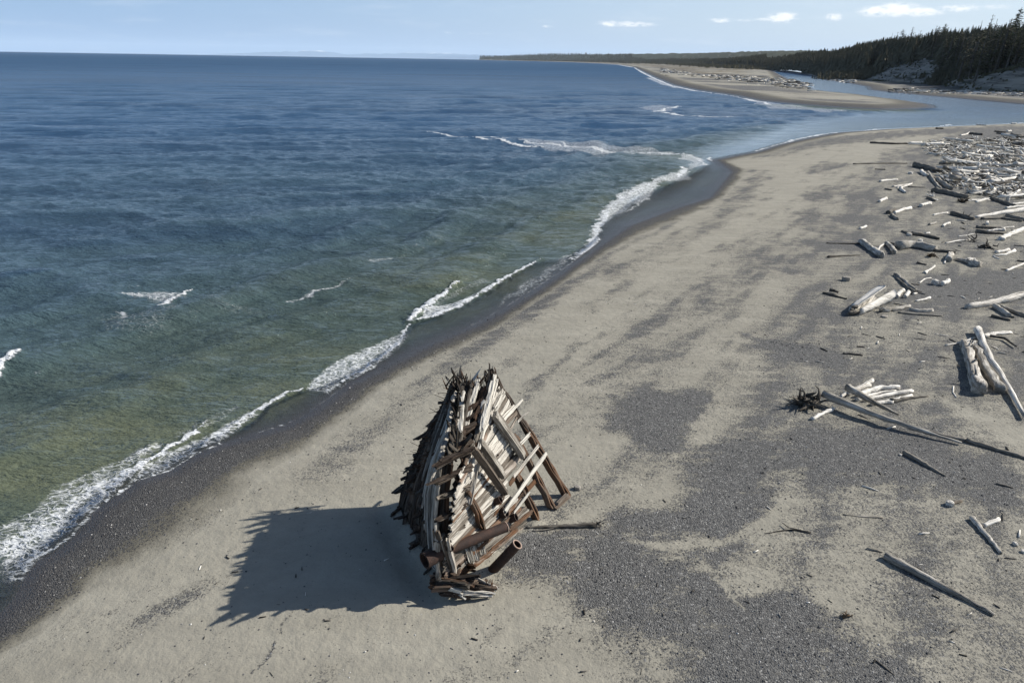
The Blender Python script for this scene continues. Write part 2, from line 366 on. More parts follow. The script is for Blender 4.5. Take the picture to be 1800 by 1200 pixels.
def ground_material():
    mt, n, b = newmat('sand_and_pebbles')
    tc = n.new('ShaderNodeTexCoord').outputs['Object']
    gr = n.attr('gravel'); sw = n.attr('swash'); wet = n.attr('wet'); up = n.attr('upland'); veg = n.attr('scrub')
    big = n.noise(n.vscale(tc, (.16, .5, .3), .7), 1.0, 5, .6)
    mid = n.noise(tc, 1.6, 5, .62)
    fine = n.noise(tc, 16.0, 4, .7)
    tiny = n.noise(tc, 55.0, 2, .7)
    sand = n.mix(big, (.220, .205, .166), (.425, .400, .334))
    sand = n.mix(n.ramp(mid, .35, .75, 0, .35), sand, (.235, .222, .19))
    sand = n.mix(n.ramp(fine, .3, .8, 0, .35), sand, (.20, .19, .165))
    cellc = n.voro(tc, 15.0, 'F1', 'Color'); sepc = n.new('ShaderNodeSeparateColor'); n.link(cellc, sepc.inputs[0])
    cellb = n.voro(tc, 15.0, 'F1', 'Distance')
    cell2 = n.voro(tc, 34.0, 'F1', 'Color'); sep2 = n.new('ShaderNodeSeparateColor'); n.link(cell2, sep2.inputs[0])
    peb = n.cramp(sepc.outputs[0], [(0, (.035, .035, .036)), (.40, (.10, .099, .097)), (.75, (.15, .147, .142)), (.93, (.24, .235, .22)), (1, (.50, .49, .47))])
    peb2 = n.cramp(sep2.outputs[1], [(0, (.040, .040, .041)), (.6, (.125, .123, .120)), (.93, (.20, .196, .185)), (1, (.42, .41, .39))])
    peb = n.mix(.5, peb, peb2)
    vein = n.noise(n.vscale(tc, (.35, 1.15, 1), .55), 1.0, 6, .68)
    d0 = n.math('MULTIPLY', gr, n.math('MULTIPLY', n.math('ADD', .55, n.math('MULTIPLY', mid, .9)), n.ramp(vein, .33, .56, .60, 1.12)))
    # share of the surface covered by pebbles: each cell is pebble or sand
    pick = n.math('SUBTRACT', n.math('ADD', n.math('MULTIPLY', sepc.outputs[1], .45), n.math('ADD', n.math('MULTIPLY', sep2.outputs[0], .2), n.math('MULTIPLY', fine, .5))), .12)
    cov = n.ramp(n.math('SUBTRACT', n.math('MULTIPLY', d0, 1.15), pick), -.14, .16)
    soft = n.ramp(d0, .25, 1.2, 0, .55)
    cov = n.math('MAXIMUM', cov, soft)
    colr = n.mix(cov, sand, peb)
    # swash slope: near-black wet pebbles grading up to olive damp sand
    pick2 = n.math('ADD', n.math('MULTIPLY', sepc.outputs[2], .5), n.math('MULTIPLY', fine, .5))
    swc = n.ramp(n.math('SUBTRACT', n.math('MULTIPLY', n.math('POWER', sw, 1.35), 1.22), pick2), -.10, .20)
    damp = n.mix(n.ramp(sw, .05, .55), sand, (.135, .125, .098))
    dark = n.mix(.45, peb, (.030, .028, .028))
    colr = n.mix(n.ramp(sw, .02, .3), colr, damp)
    colr = n.mix(swc, colr, dark)
    colr = n.mix(n.math('MULTIPLY', wet, .75), colr, (.055, .049, .048))
    # upland: bare sand bluff with dark runnels, and forest floor
    geo = n.new('ShaderNodeNewGeometry'); sp_ = n.new('ShaderNodeSeparateXYZ'); n.link(geo.outputs['Normal'], sp_.inputs[0])
    steep = n.ramp(sp_.outputs[2], .965, .90)
    bn = n.noise(n.vscale(tc, (.03, .03, .25)), 1.0, 6, .65)
    bluff = n.mix(n.ramp(bn, .36, .62), (.10, .094, .082), (.33, .305, .26))
    floor_ = n.mix(bn, (.022, .030, .018), (.05, .055, .03))
    lum = n.mix(n.math('MULTIPLY', steep, n.ramp(bn, .33, .45)), floor_, bluff)
    colr = n.mix(up, colr, lum)
    sc = n.noise(n.vscale(tc, (.05, .12, .1)), 1.0, 5, .7)
    colr = n.mix(n.math('MULTIPLY', veg, n.ramp(sc, .38, .55)), colr, (.135, .108, .066))
    n.link(colr, b.inputs['Base Color'])
    n.link(n.ramp(wet, 0, 1, .95, .32), b.inputs['Roughness']); b.inputs['Specular IOR Level'].default_value = .25
    h = n.math('ADD', n.math('MULTIPLY', cellb, n.math('MULTIPLY', n.math('MAXIMUM', cov, swc), -.05)), n.math('ADD', n.math('MULTIPLY', mid, .10), n.math('MULTIPLY', fine, .012)))
    pit = n.voro(tc, 2.6, 'SMOOTH_F1'); h = n.math('ADD', h, n.math('MULTIPLY', n.ramp(pit, 0, .28, -.03, 0), n.ramp(gr, .1, .35)))
    n.link(n.bump(h, .9, 1.0), b.inputs['Normal'])
    return mt
gnd = np_mesh('sand', np.stack([X, Y, Z], 1), [F], [ground_material()], attrs={'gravel': a_gr, 'swash': a_sw, 'wet': a_wet, 'upland': a_up, 'scrub': a_veg})
tag(gnd, kind='structure')

# ---------------------------------------------------------------- sea
X, Y, R, F = polar(920, [(1.0, 15, 10), (15, 60, 420), (60, 300, 400), (300, 1500, 200), (1500, 30000, 130)])
s1 = sdf(X, Y, NB); s2 = sdf(X, Y, SP)
sl = np.maximum(s1, s2)
keep = (sl < 3.0) & ((R < 400) | (np.abs(np.arctan2(X, Y)) < 1.3))
X, Y, F, R, sl = compact(X, Y, keep, F, R, sl)
off = np.maximum(-sl, 0)
nz = X.size
# sharper chop and swell; each train fades where the grid is too coarse to carry it
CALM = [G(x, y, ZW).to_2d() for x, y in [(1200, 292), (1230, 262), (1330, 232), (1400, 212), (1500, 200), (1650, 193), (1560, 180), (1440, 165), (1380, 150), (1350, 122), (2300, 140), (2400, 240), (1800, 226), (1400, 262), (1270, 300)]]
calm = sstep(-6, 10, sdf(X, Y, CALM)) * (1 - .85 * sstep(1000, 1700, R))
z = np.zeros(nz); rng = random.Random(3)
shore_n = off
sp_loc = np.maximum(R * 0.0021, 0.05)
amp_sh = np.clip(off / 14, 0.06, 1)
wob = (fbm(X * .05, Y * .05) - .5) * 6
for i in range(26):
    lam = 1.1 * 1.17 ** i
    if lam > 42: break
    th = math.radians(rng.gauss(-78, 20 if lam > 6 else 34))     # direction the train runs towards
    kx, ky = math.cos(th), math.sin(th)
    A = 0.0128 * lam ** 0.72
    ph = rng.random() * 6.28
    fade = sstep(2.2, 5.0, lam / np.maximum(sp_loc, R * R / (20 * 1400) * 1.0 * abs(ky) * 0.75 + 1e-6))
    grp = 0.35 + 1.3 * vnoise(X / (lam * 4.5) + i * 9.1, Y / (lam * 3.0) + i * 3.3)
    q = (X * kx + Y * ky + wob * .25 * lam ** .4) * 2 * math.pi / lam + ph
    z += A * fade * grp * amp_sh * (1 - .75 * calm) * (1 - np.abs(np.sin(q / 2)) * 2 + 0.27)
# long swell that bends to run along the beach
q = off / 10.5 * 2 * math.pi + (fbm(X * .03 + 3, Y * .03) - .5) * 9
z += 0.46 * np.exp(-((off - 26) / 22) ** 2) * np.clip(off / 9, 0, 1) * (1 - calm) * (np.maximum(np.sin(q), -.3)) * (R < 400) * (.3 + 1.2 * vnoise(X * .06, Y * .06))
Z = ZW + z

# foam: lines (solid) and lace patches, widths in metres
foam = np.zeros(nz); lace = np.zeros(nz); ridge = np.zeros(nz)
def line(pl, wd, k=1.0, rid=0.0, la=0.0, law=3.0):
    global foam, lace, ridge
    P = [G(x, y, ZW).to_2d() for x, y in pl]; n_ = len(P)
    wds = wd if isinstance(wd, (list, tuple)) else [wd] * n_
    xs = [p.x for p in P]; ys = [p.y for p in P]; M = max(wds) * 3 + law * 2 + 4
    mk = (X > min(xs) - M) & (X < max(xs) + M) & (Y > min(ys) - M) & (Y < max(ys) + M)
    if not mk.any(): return
    x, y = X[mk], Y[mk]; sc = 1.3 / max(min(wds) + .5, .5)
    x = x + (fbm(X[mk] * sc, Y[mk] * sc, 5) - .5) * 2.6 * min(max(wds), 1.8); y = y + (fbm(X[mk] * sc + 50, Y[mk] * sc, 5) - .5) * 2.6 * min(max(wds), 1.8)
    d, wv = seg_dist(x, y, P, wds); wv = wv * (.45 + 1.5 * vnoise(X[mk] * sc * .8 + 7, Y[mk] * sc * .8))
    foam[mk] = np.maximum(foam[mk], k * np.exp(-(d / np.maximum(wv, .03)) ** 2))
    if rid: ridge[mk] = np.maximum(ridge[mk], rid * np.exp(-(d / np.maximum(wv * 1.3, .3)) ** 2))
    if la: lace[mk] = np.maximum(lace[mk], la * np.exp(-(d / (wv + law)) ** 2))
def patch(pl, k, soft=1.5):
    global lace
    P = [G(x, y, ZW).to_2d() for x, y in pl]
    xs = [p.x for p in P]; ys = [p.y for p in P]; M = soft * 4 + 4
    mk = (X > min(xs) - M) & (X < max(xs) + M) & (Y > min(ys) - M) & (Y < max(ys) + M)
    if not mk.any(): return
    x = X[mk] + (fbm(X[mk] * .4, Y[mk] * .4) - .5) * 3 * soft; y = Y[mk] + (fbm(X[mk] * .4 + 30, Y[mk] * .4) - .5) * 3 * soft
    lace[mk] = np.maximum(lace[mk], k * sstep(-soft, soft, sdf(x, y, P)))
# main swash foam, lower left
patch([(-60, 1100), (0, 1075), (25, 1052), (40, 1020), (66, 988), (105, 965), (150, 928), (168, 897), (208, 869), (215, 840), (180, 838), (130, 868), (80, 905), (30, 940), (-40, 985)], .92, .5)
line([(-20, 1000), (30, 965), (75, 930), (120, 895), (165, 868), (205, 842), (240, 830)], [.6, .65, .6, .5, .42, .34, .28], .78)
line([(50, 985), (100, 962), (140, 925), (162, 897), (207, 868)], .22, .8)
line([(190, 858), (235, 825), (275, 800), (310, 782), (340, 764), (362, 742)], [.3, .34, .3, .28, .2, .1], 1.2, .12)
line([(210, 868), (245, 843), (300, 826), (340, 800), (385, 780)], .16, .9)
patch([(200, 870), (245, 846), (301, 829), (340, 802), (400, 770), (460, 730), (440, 722), (400, 742), (350, 770), (300, 790), (240, 825)], .8, .35)
line([(350, 790), (385, 766), (420, 744), (450, 724), (480, 708), (505, 694), (531, 684)], [.2, .26, .28, .28, .26, .2, .1], 1.15, .1)
line([(395, 780), (440, 764), (500, 747), (545, 725), (585, 694), (610, 674)], .12, .75)
patch([(540, 690), (585, 696), (610, 674), (640, 660), (680, 632), (712, 600), (718, 580), (690, 592), (640, 612), (590, 640), (545, 670)], .78, .4)
line([(600, 672), (640, 650), (672, 626), (700, 602), (716, 578), (720, 570)], [.2, .26, .28, .28, .22, .12], 1.2, .1)
line([(590, 655), (630, 630), (670, 605)], .2, .7)
line([(720, 562), (738, 545), (760, 528), (785, 512), (806, 498)], [.3, .36, .3, .2, .08], 1.35, .28)
line([(728, 563), (760, 556), (800, 540), (840, 517), (870, 500), (905, 482), (932, 465)], [.22, .32, .32, .28, .26, .22, .16], 1.25, .2)
line([(932, 465), (945, 458), (952, 454)], [.15, .1, .05], 1.0, .1)
patch([(745, 540), (790, 530), (840, 512), (830, 530), (780, 552), (740, 562)], .85, .3)
line([(831, 573), (868, 552), (897, 535), (925, 518), (981, 480), (1010, 459), (1048, 431)], .22, .78)
patch([(860, 556), (925, 517), (985, 478), (1020, 450), (1000, 448), (960, 472), (900, 505)], .66, .6)
line([(700, 632), (760, 601), (831, 572)], .1, .5)
patch([(500, 750), (560, 718), (600, 680), (570, 678), (520, 700), (440, 750), (400, 778)], .42, .6)
patch([(-80, 1000), (0, 970), (140, 880), (230, 822), (300, 775), (270, 770), (180, 815), (100, 855), (0, 918), (-80, 955)], .66, .6)
patch([(330, 770), (400, 735), (440, 712), (420, 705), (360, 730), (300, 768)], .5, .5)
patch([(740, 560), (800, 520), (860, 495), (840, 488), (780, 515), (725, 550)], .5, .5)
# beyond, up to the point
patch([(1035, 455), (1045, 425), (1060, 395), (1100, 372), (1140, 350), (1168, 318), (1130, 325), (1085, 345), (1055, 370), (1045, 400), (1030, 425), (1005, 450)], .82, .9)
line([(1012, 456), (1030, 440), (1045, 425), (1052, 400), (1060, 384), (1066, 372)], [.4, .6, .7, .6, .55, .45], 1.15, .1)
line([(1063, 372), (1090, 352), (1120, 338), (1140, 325), (1160, 318), (1169, 314)], [.5, .8, .8, .6, .4, .25], 1.0, .1)
line([(1100, 372), (1120, 362), (1140, 344)], .4, .8)
line([(1188, 312), (1202, 302), (1206, 296), (1196, 293)], [.4, .9, .7, .4], 1.1)
patch([(1160, 325), (1215, 315), (1210, 303), (1180, 305), (1160, 312)], .75, 1.0)
patch([(1180, 305), (1212, 298), (1240, 290), (1225, 275), (1200, 268), (1190, 280), (1215, 286), (1200, 298)], .7, 1.0)
line([(1240, 290), (1228, 280), (1205, 271), (1180, 268), (1150, 266)], [.9, 1.0, .9, .8, .6], .9)
line([(752, 233), (800, 237), (850, 239), (905, 241)], [.5, .8, .8, .3], .95)
line([(835, 245), (880, 250), (920, 257), (957, 261)], [.5, .9, .9, .4], 1.15, .2)
line([(900, 247), (960, 255), (1000, 258), (1060, 262), (1110, 266), (1160, 267), (1205, 269)], [.5, 1.4, 1.5, 1.6, 1.5, 1.3, .6], .92)
patch([(880, 240), (1000, 250), (1100, 257), (1200, 266), (1190, 272), (1060, 268), (960, 264)], .62, 2.0)
line([(984, 252), (1001, 259)], .5, 1.0)
line([(1247, 277), (1252, 283)], .6, 1.0)
patch([(1255, 262), (1330, 232), (1320, 262), (1280, 270)], .3, 4)
for pts in [[(1330, 266), (1345, 261), (1385, 250), (1395, 246)], [(1398, 246), (1420, 241), (1455, 235), (1470, 233)], [(1520, 230), (1545, 227)], [(1655, 222), (1672, 219)], [(1770, 218), (1800, 216)]]:
    line(pts, .7, 1.0)
# breakers over the bar and along the spit
patch([(1117, 188), (1160, 184), (1193, 186), (1185, 195), (1150, 198)], .58, 2.0)
line([(1148, 197), (1165, 195), (1168, 190), (1185, 189), (1195, 186)], [1.0, 1.4, 1.0, 1.2, .6], 1.2)
line([(1168, 198), (1200, 202), (1250, 205), (1300, 207)], [1.3, 1.5, 1.5, 1.2], 1.1)
line([(1300, 207), (1360, 208), (1440, 207)], [1.0, .9, .6], .6)
patch([(1190, 190), (1330, 200), (1300, 206), (1200, 200)], .45, 3)
line([(1312, 174), (1330, 178), (1355, 183)], [2.5, 3, 2], 1.0)
patch([(1290, 170), (1400, 186), (1500, 195), (1450, 198), (1350, 190)], .62, 3)
line([(1400, 190), (1460, 196), (1560, 197)], 1.2, .6)
line([(1640, 190), (1560, 194.5), (1480, 191), (1400, 185.5), (1330, 178)], .8, .45)
for q_ in [[(1330, 178.5), (1290, 169), (1220, 159.5), (1180, 150.5), (1150, 138), (1128, 127), (1115, 119)]]: line(q_, [.8, 1.2, 2.4, 2.2, 2.5, 4, 4], .95)
line([(1190, 155), (1165, 148), (1140, 137)], [4, 5, 6], .7)
P = [PD(x, D, ZW).to_2d() for x, D in [(1115, 2900), (1090, 4600), (1060, 6200), (1010, 8800)]]
foam = np.maximum(foam, (R > 1500) * .9 * np.exp(-(seg_dist(X, Y, P) / 22) ** 2))
# out at sea, left
line([(288, 544), (302, 536), (320, 524), (337, 510)], [.28, .36, .24, .08], 1.3, .25)
patch([(205, 520), (250, 513), (330, 512), (318, 528), (290, 543), (240, 532)], .74, .8)
patch([(150, 545), (230, 540), (320, 552), (290, 590), (180, 580)], .46, 1.5)
line([(205, 548), (215, 556)], .45, .8)
line([(-20, 662), (5, 650), (32, 630)], [.35, .35, .2], 1.6, .25)
patch([(30, 570), (150, 560), (170, 620), (90, 640)], .36, 1.5)
patch([(330, 515), (420, 520), (500, 540), (420, 570), (340, 550)], .42, 1.5)
line([(243, 803), (250, 794), (262, 784)], [.18, .22, .14], 1.0, .15)
line([(205, 830), (230, 812), (245, 800)], .15, .45)
line([(505, 526), (520, 524), (545, 517), (565, 510), (592, 504), (625, 491)], [.15, .3, .35, .35, .25, .1], .78)
patch([(640, 468), (660, 460), (740, 446), (730, 456), (670, 470)], .58, .8)
patch([(325, 320), (390, 312), (430, 322), (390, 335), (340, 332)], .40, 2)
patch([(0, 755), (60, 725), (120, 703), (100, 720), (20, 765)], .42, .8)
line([(345, 755), (380, 722), (400, 700)], .25, .35)
for _ in range(26):                                    # scattered flecks of old foam
    px = rng.uniform(0, 700); py = rng.uniform(380, 720)
    if py > 900 - px * .75: continue
    line([(px, py), (px + rng.uniform(14, 40), py - rng.uniform(2, 10))], rng.uniform(.1, .3), rng.uniform(.3, .6))
Z = Z + ridge * 1.0
foam[off > 800] *= 1
fd = np.clip(off * 0.15, 0, 3)
FILM = [G(x, y, ZW).to_2d() for x, y in [(1048, 436), (1058, 395), (1110, 355), (1150, 335), (1190, 318), (1215, 306), (1245, 289), (1262, 285), (1290, 300), (1275, 325), (1250, 352), (1180, 372), (1100, 402)]]
film = sstep(-1.2, 1.2, sdf(X, Y, FILM))
FILM2 = [G(x, y, ZW).to_2d() for x, y in [(560, 735), (620, 668), (700, 600), (725, 568), (800, 545), (870, 505), (940, 462), (1010, 452), (900, 540), (700, 640)]]
film2 = sstep(-.6, .6, sdf(X, Y, FILM2))
FILM3 = [G(x, y, ZW).to_2d() for x, y in [(400, 790), (470, 716), (530, 690), (600, 670), (560, 730), (500, 756)]]
film2 = np.maximum(film2, sstep(-.4, .4, sdf(X, Y, FILM3)))
alpha = sstep(0.0, .30, fd + .02) * (1 - .80 * film) * (1 - .55 * film2)
shal = np.exp(-off / 16.0) * (R < 420)

def sea_material():
    mt, n, b = newmat('sea_water')
    tc = n.new('ShaderNodeTexCoord').outputs['Object']
    fo = n.attr('foam'); la = n.attr('lace'); al = n.attr('cover'); sh = n.attr('shallow'); ca = n.attr('calm'); dist = n.attr('range')
    pat = n.noise(n.vscale(tc, (.035, .11, 1), .3), 1.0, 4, .6)
    pat2 = n.noise(n.vscale(tc, (.004, .022, 1), .0), 1.0, 5, .6)
    deep = n.mix(n.ramp(dist, 30, 260), (.064, .104, .122), (.034, .084, .165))
    deep = n.mix(n.ramp(pat2, .42, .66, 0, .55), deep, (.018, .045, .095))
    green = n.mix(n.ramp(pat, .35, .7), (.095, .110, .068), (.225, .215, .095))
    wcol = n.mix(n.ramp(sh, .10, .70), deep, green)
    wcol = n.mix(n.ramp(sh, .02, .3, 0, .6), wcol, (.055, .085, .080))
    wcol = n.mix(n.math('MULTIPLY', ca, .7), wcol, (.24, .32, .41))  # pale sky reflection of the calm river painted into the water colour
    # foam pattern
    wv = n.new('ShaderNodeMix'); wv.data_type = 'VECTOR'
    nd = n.new('ShaderNodeTexNoise'); n.link(tc, nd.inputs['Vector']); nd.inputs['Scale'].default_value = .9; nd.inputs['Detail'].default_value = 3
    add = n.new('ShaderNodeVectorMath'); add.operation = 'MULTIPLY_ADD'; n.link(nd.outputs['Color'], add.inputs[0]); add.inputs[1].default_value = (.9, .9, .9); n.link(tc, add.inputs[2])
    cells = n.voro(n.vscale(add.outputs[0], (1.6, 3.0, 1), -.65), 1.0, 'DISTANCE_TO_EDGE')
    cells2 = n.voro(n.vscale(add.outputs[0], (4.2, 7.0, 1), -.65), 1.0, 'DISTANCE_TO_EDGE')
    fn = n.noise(n.vscale(tc, (3.0, 6.0, 1), -.65), 1.0, 5, .68)
    web = n.math('MULTIPLY_ADD', n.ramp(cells, 0, .22, 1, 0), .45, n.math('MULTIPLY', n.ramp(cells2, 0, .26, 1, 0), .35))
    lp = n.math('MULTIPLY', la, n.math('ADD', n.math('MULTIPLY', web, .75), fn))
    lmask = n.ramp(lp, .34, .86)
    solid = n.ramp(n.math('MULTIPLY', fo, n.math('ADD', -.30, n.math('ADD', n.math('MULTIPLY', fn, 1.75), n.math('MULTIPLY', web, .55)))), .34, .86)
    fm = n.math('MAXIMUM', n.math('MULTIPLY', lmask, .88), solid)
    fcol = n.mix(fn, (.60, .63, .66), (.86, .87, .88))
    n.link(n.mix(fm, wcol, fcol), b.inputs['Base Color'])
    n.link(n.ramp(fm, 0, 1, .09, .9), b.inputs['Roughness'])
    b.inputs['IOR'].default_value = 1.33
    n.link(n.math('MULTIPLY', n.ramp(fm, 0, .6, 1, .2), n.math('MAXIMUM', n.ramp(dist, 300, 2600, .62, .02), n.math('MULTIPLY', ca, .5))), b.inputs['Specular IOR Level'])
    n.link(n.math('MAXIMUM', n.math('MULTIPLY', fm, n.ramp(al, 0, .1)), al), b.inputs['Alpha'])
    r1 = n.noise(n.vscale(tc, (.55, 1.9, 1), .12), 1.0, 4, .6, .4)
    r2 = n.noise(n.vscale(tc, (1.8, 5.5, 1), -.25), 1.0, 3, .6)
    r3 = n.noise(n.vscale(tc, (.10, .42, 1), .08), 1.0, 3, .55)
    h = n.math('ADD', n.math('MULTIPLY', r1, .38), n.math('MULTIPLY', r2, .22))
    h = n.math('ADD', h, n.math('MULTIPLY', r3, .62))
    h = n.math('MULTIPLY', h, n.math('MULTIPLY', n.ramp(al, 0, .8, .15, 1), n.ramp(ca, 0, 1, 1, .33)))
    h = n.math('ADD', h, n.math('MULTIPLY', fm, .05))
    n.link(n.bump(h, 1.0, 1.0), b.inputs['Normal'])
    # far out the wave slopes are finer than anything resolved: there the sea is mostly its own colour
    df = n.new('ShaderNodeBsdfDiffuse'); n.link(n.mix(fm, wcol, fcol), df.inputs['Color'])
    ms = n.new('ShaderNodeMixShader'); n.link(n.math('MULTIPLY', n.ramp(n.math('LOGARITHM', dist, 2.718), 4.6, 7.6, 0, .85), n.math('SUBTRACT', 1.0, n.math('MULTIPLY', ca, .8))), ms.inputs[0]); n.link(b.outputs[0], ms.inputs[1]); n.link(df.outputs[0], ms.inputs[2])
    n.link(ms.outputs[0], mt.node_tree.nodes['Material Output'].inputs['Surface'])
    return mt
sea = np_mesh('sea', np.stack([X, Y, Z], 1), [F], [sea_material()],
              attrs={'foam': foam, 'lace': lace, 'cover': alpha, 'shallow': shal, 'calm': calm, 'range': R})
tag(sea, kind='structure')
del X, Y, Z, R, F

# ---------------------------------------------------------------- wood, steel
def wood_material(name, dark, mid, pale, rustc=(.24, .105, .040), k=1.0):
    mt, n, b = newmat(name)
    g = n.attr('grain', True); tone = n.attr('tone'); rust = n.attr('rust')
    f1 = n.noise(n.vscale(g, (1.1 * k, 17 * k, 17 * k)), 1.0, 4, .65)
    f2 = n.noise(n.vscale(g, (.55 * k, 42 * k, 42 * k)), 1.0, 3, .6)
    f3 = n.noise(n.vscale(g, (.9 * k, 2.4 * k, 2.4 * k)), 1.0, 4, .6)
    t = n.math('ADD', tone, n.math('MULTIPLY', n.math('SUBTRACT', f1, .5), .75))
    t = n.math('ADD', t, n.math('MULTIPLY', n.math('SUBTRACT', f3, .5), .55))
    c = n.cramp(t, [(0, dark), (.28, tuple((a + b_) / 2 for a, b_ in zip(dark, mid))), (.55, mid), (.9, pale), (1, pale)])
    crack = n.ramp(f2, .56, .64)
    c = n.mix(n.math('MULTIPLY', crack, .85), c, dark)
    rf = n.math('MULTIPLY', rust, n.ramp(n.math('ADD', f3, n.math('MULTIPLY', f1, .4)), .45, .85), clamp=True)
    c = n.mix(rf, c, n.mix(f1, (.055, .024, .012), rustc))
    n.link(c, b.inputs['Base Color']); b.inputs['Roughness'].default_value = .86; b.inputs['Specular IOR Level'].default_value = .25
    h = n.math('ADD', n.math('MULTIPLY', f1, .6), n.math('ADD', n.math('MULTIPLY', crack, -.5), n.math('MULTIPLY', f3, .5)))
    n.link(n.bump(h, .8, .06), b.inputs['Normal'])
    return mt
M_WRECK = wood_material('weathered_ship_timber', (.020, .015, .012), (.165, .145, .12), (.60, .57, .51))
M_DRIFT = wood_material('bleached_driftwood', (.030, .026, .022), (.30, .275, .235), (.84, .80, .73), (.22, .13, .05), .55)
mt, n, b = newmat('rusted_steel')
tcc = n.new('ShaderNodeTexCoord').outputs['Object']
a_ = n.noise(tcc, 3.0, 6, .7); b_ = n.noise(tcc, 18.0, 4, .7)
n.link(n.cramp(n.math('ADD', n.math('MULTIPLY', a_, .6), n.math('MULTIPLY', b_, .4)), [(.3, (.014, .010, .009)), (.5, (.036, .020, .015)), (.65, (.075, .036, .023)), (.8, (.14, .075, .048))]), b.inputs['Base Color'])
b.inputs['Roughness'].default_value = .82; b.inputs['Metallic'].default_value = .15
n.link(n.bump(n.math('ADD', a_, n.math('MULTIPLY', b_, .5)), .7, .03), b.inputs['Normal'])
M_STEEL = mt
mt, n, b = newmat('pale_steel_rim')
tcc = n.new('ShaderNodeTexCoord').outputs['Object']
n.link(n.mix(n.noise(tcc, 20.0, 3, .6), (.22, .13, .09), (.44, .34, .28)), b.inputs['Base Color']); b.inputs['Roughness'].default_value = .8
M_RIM = mt
mt, n, b = newmat('stone')
tcc = n.new('ShaderNodeTexCoord').outputs['Object']
n.link(n.mix(n.noise(tcc, 9.0, 5, .6), (.12, .11, .10), (.48, .44, .38)), b.inputs['Base Color']); b.inputs['Roughness'].default_value = .9
M_STONE = mt

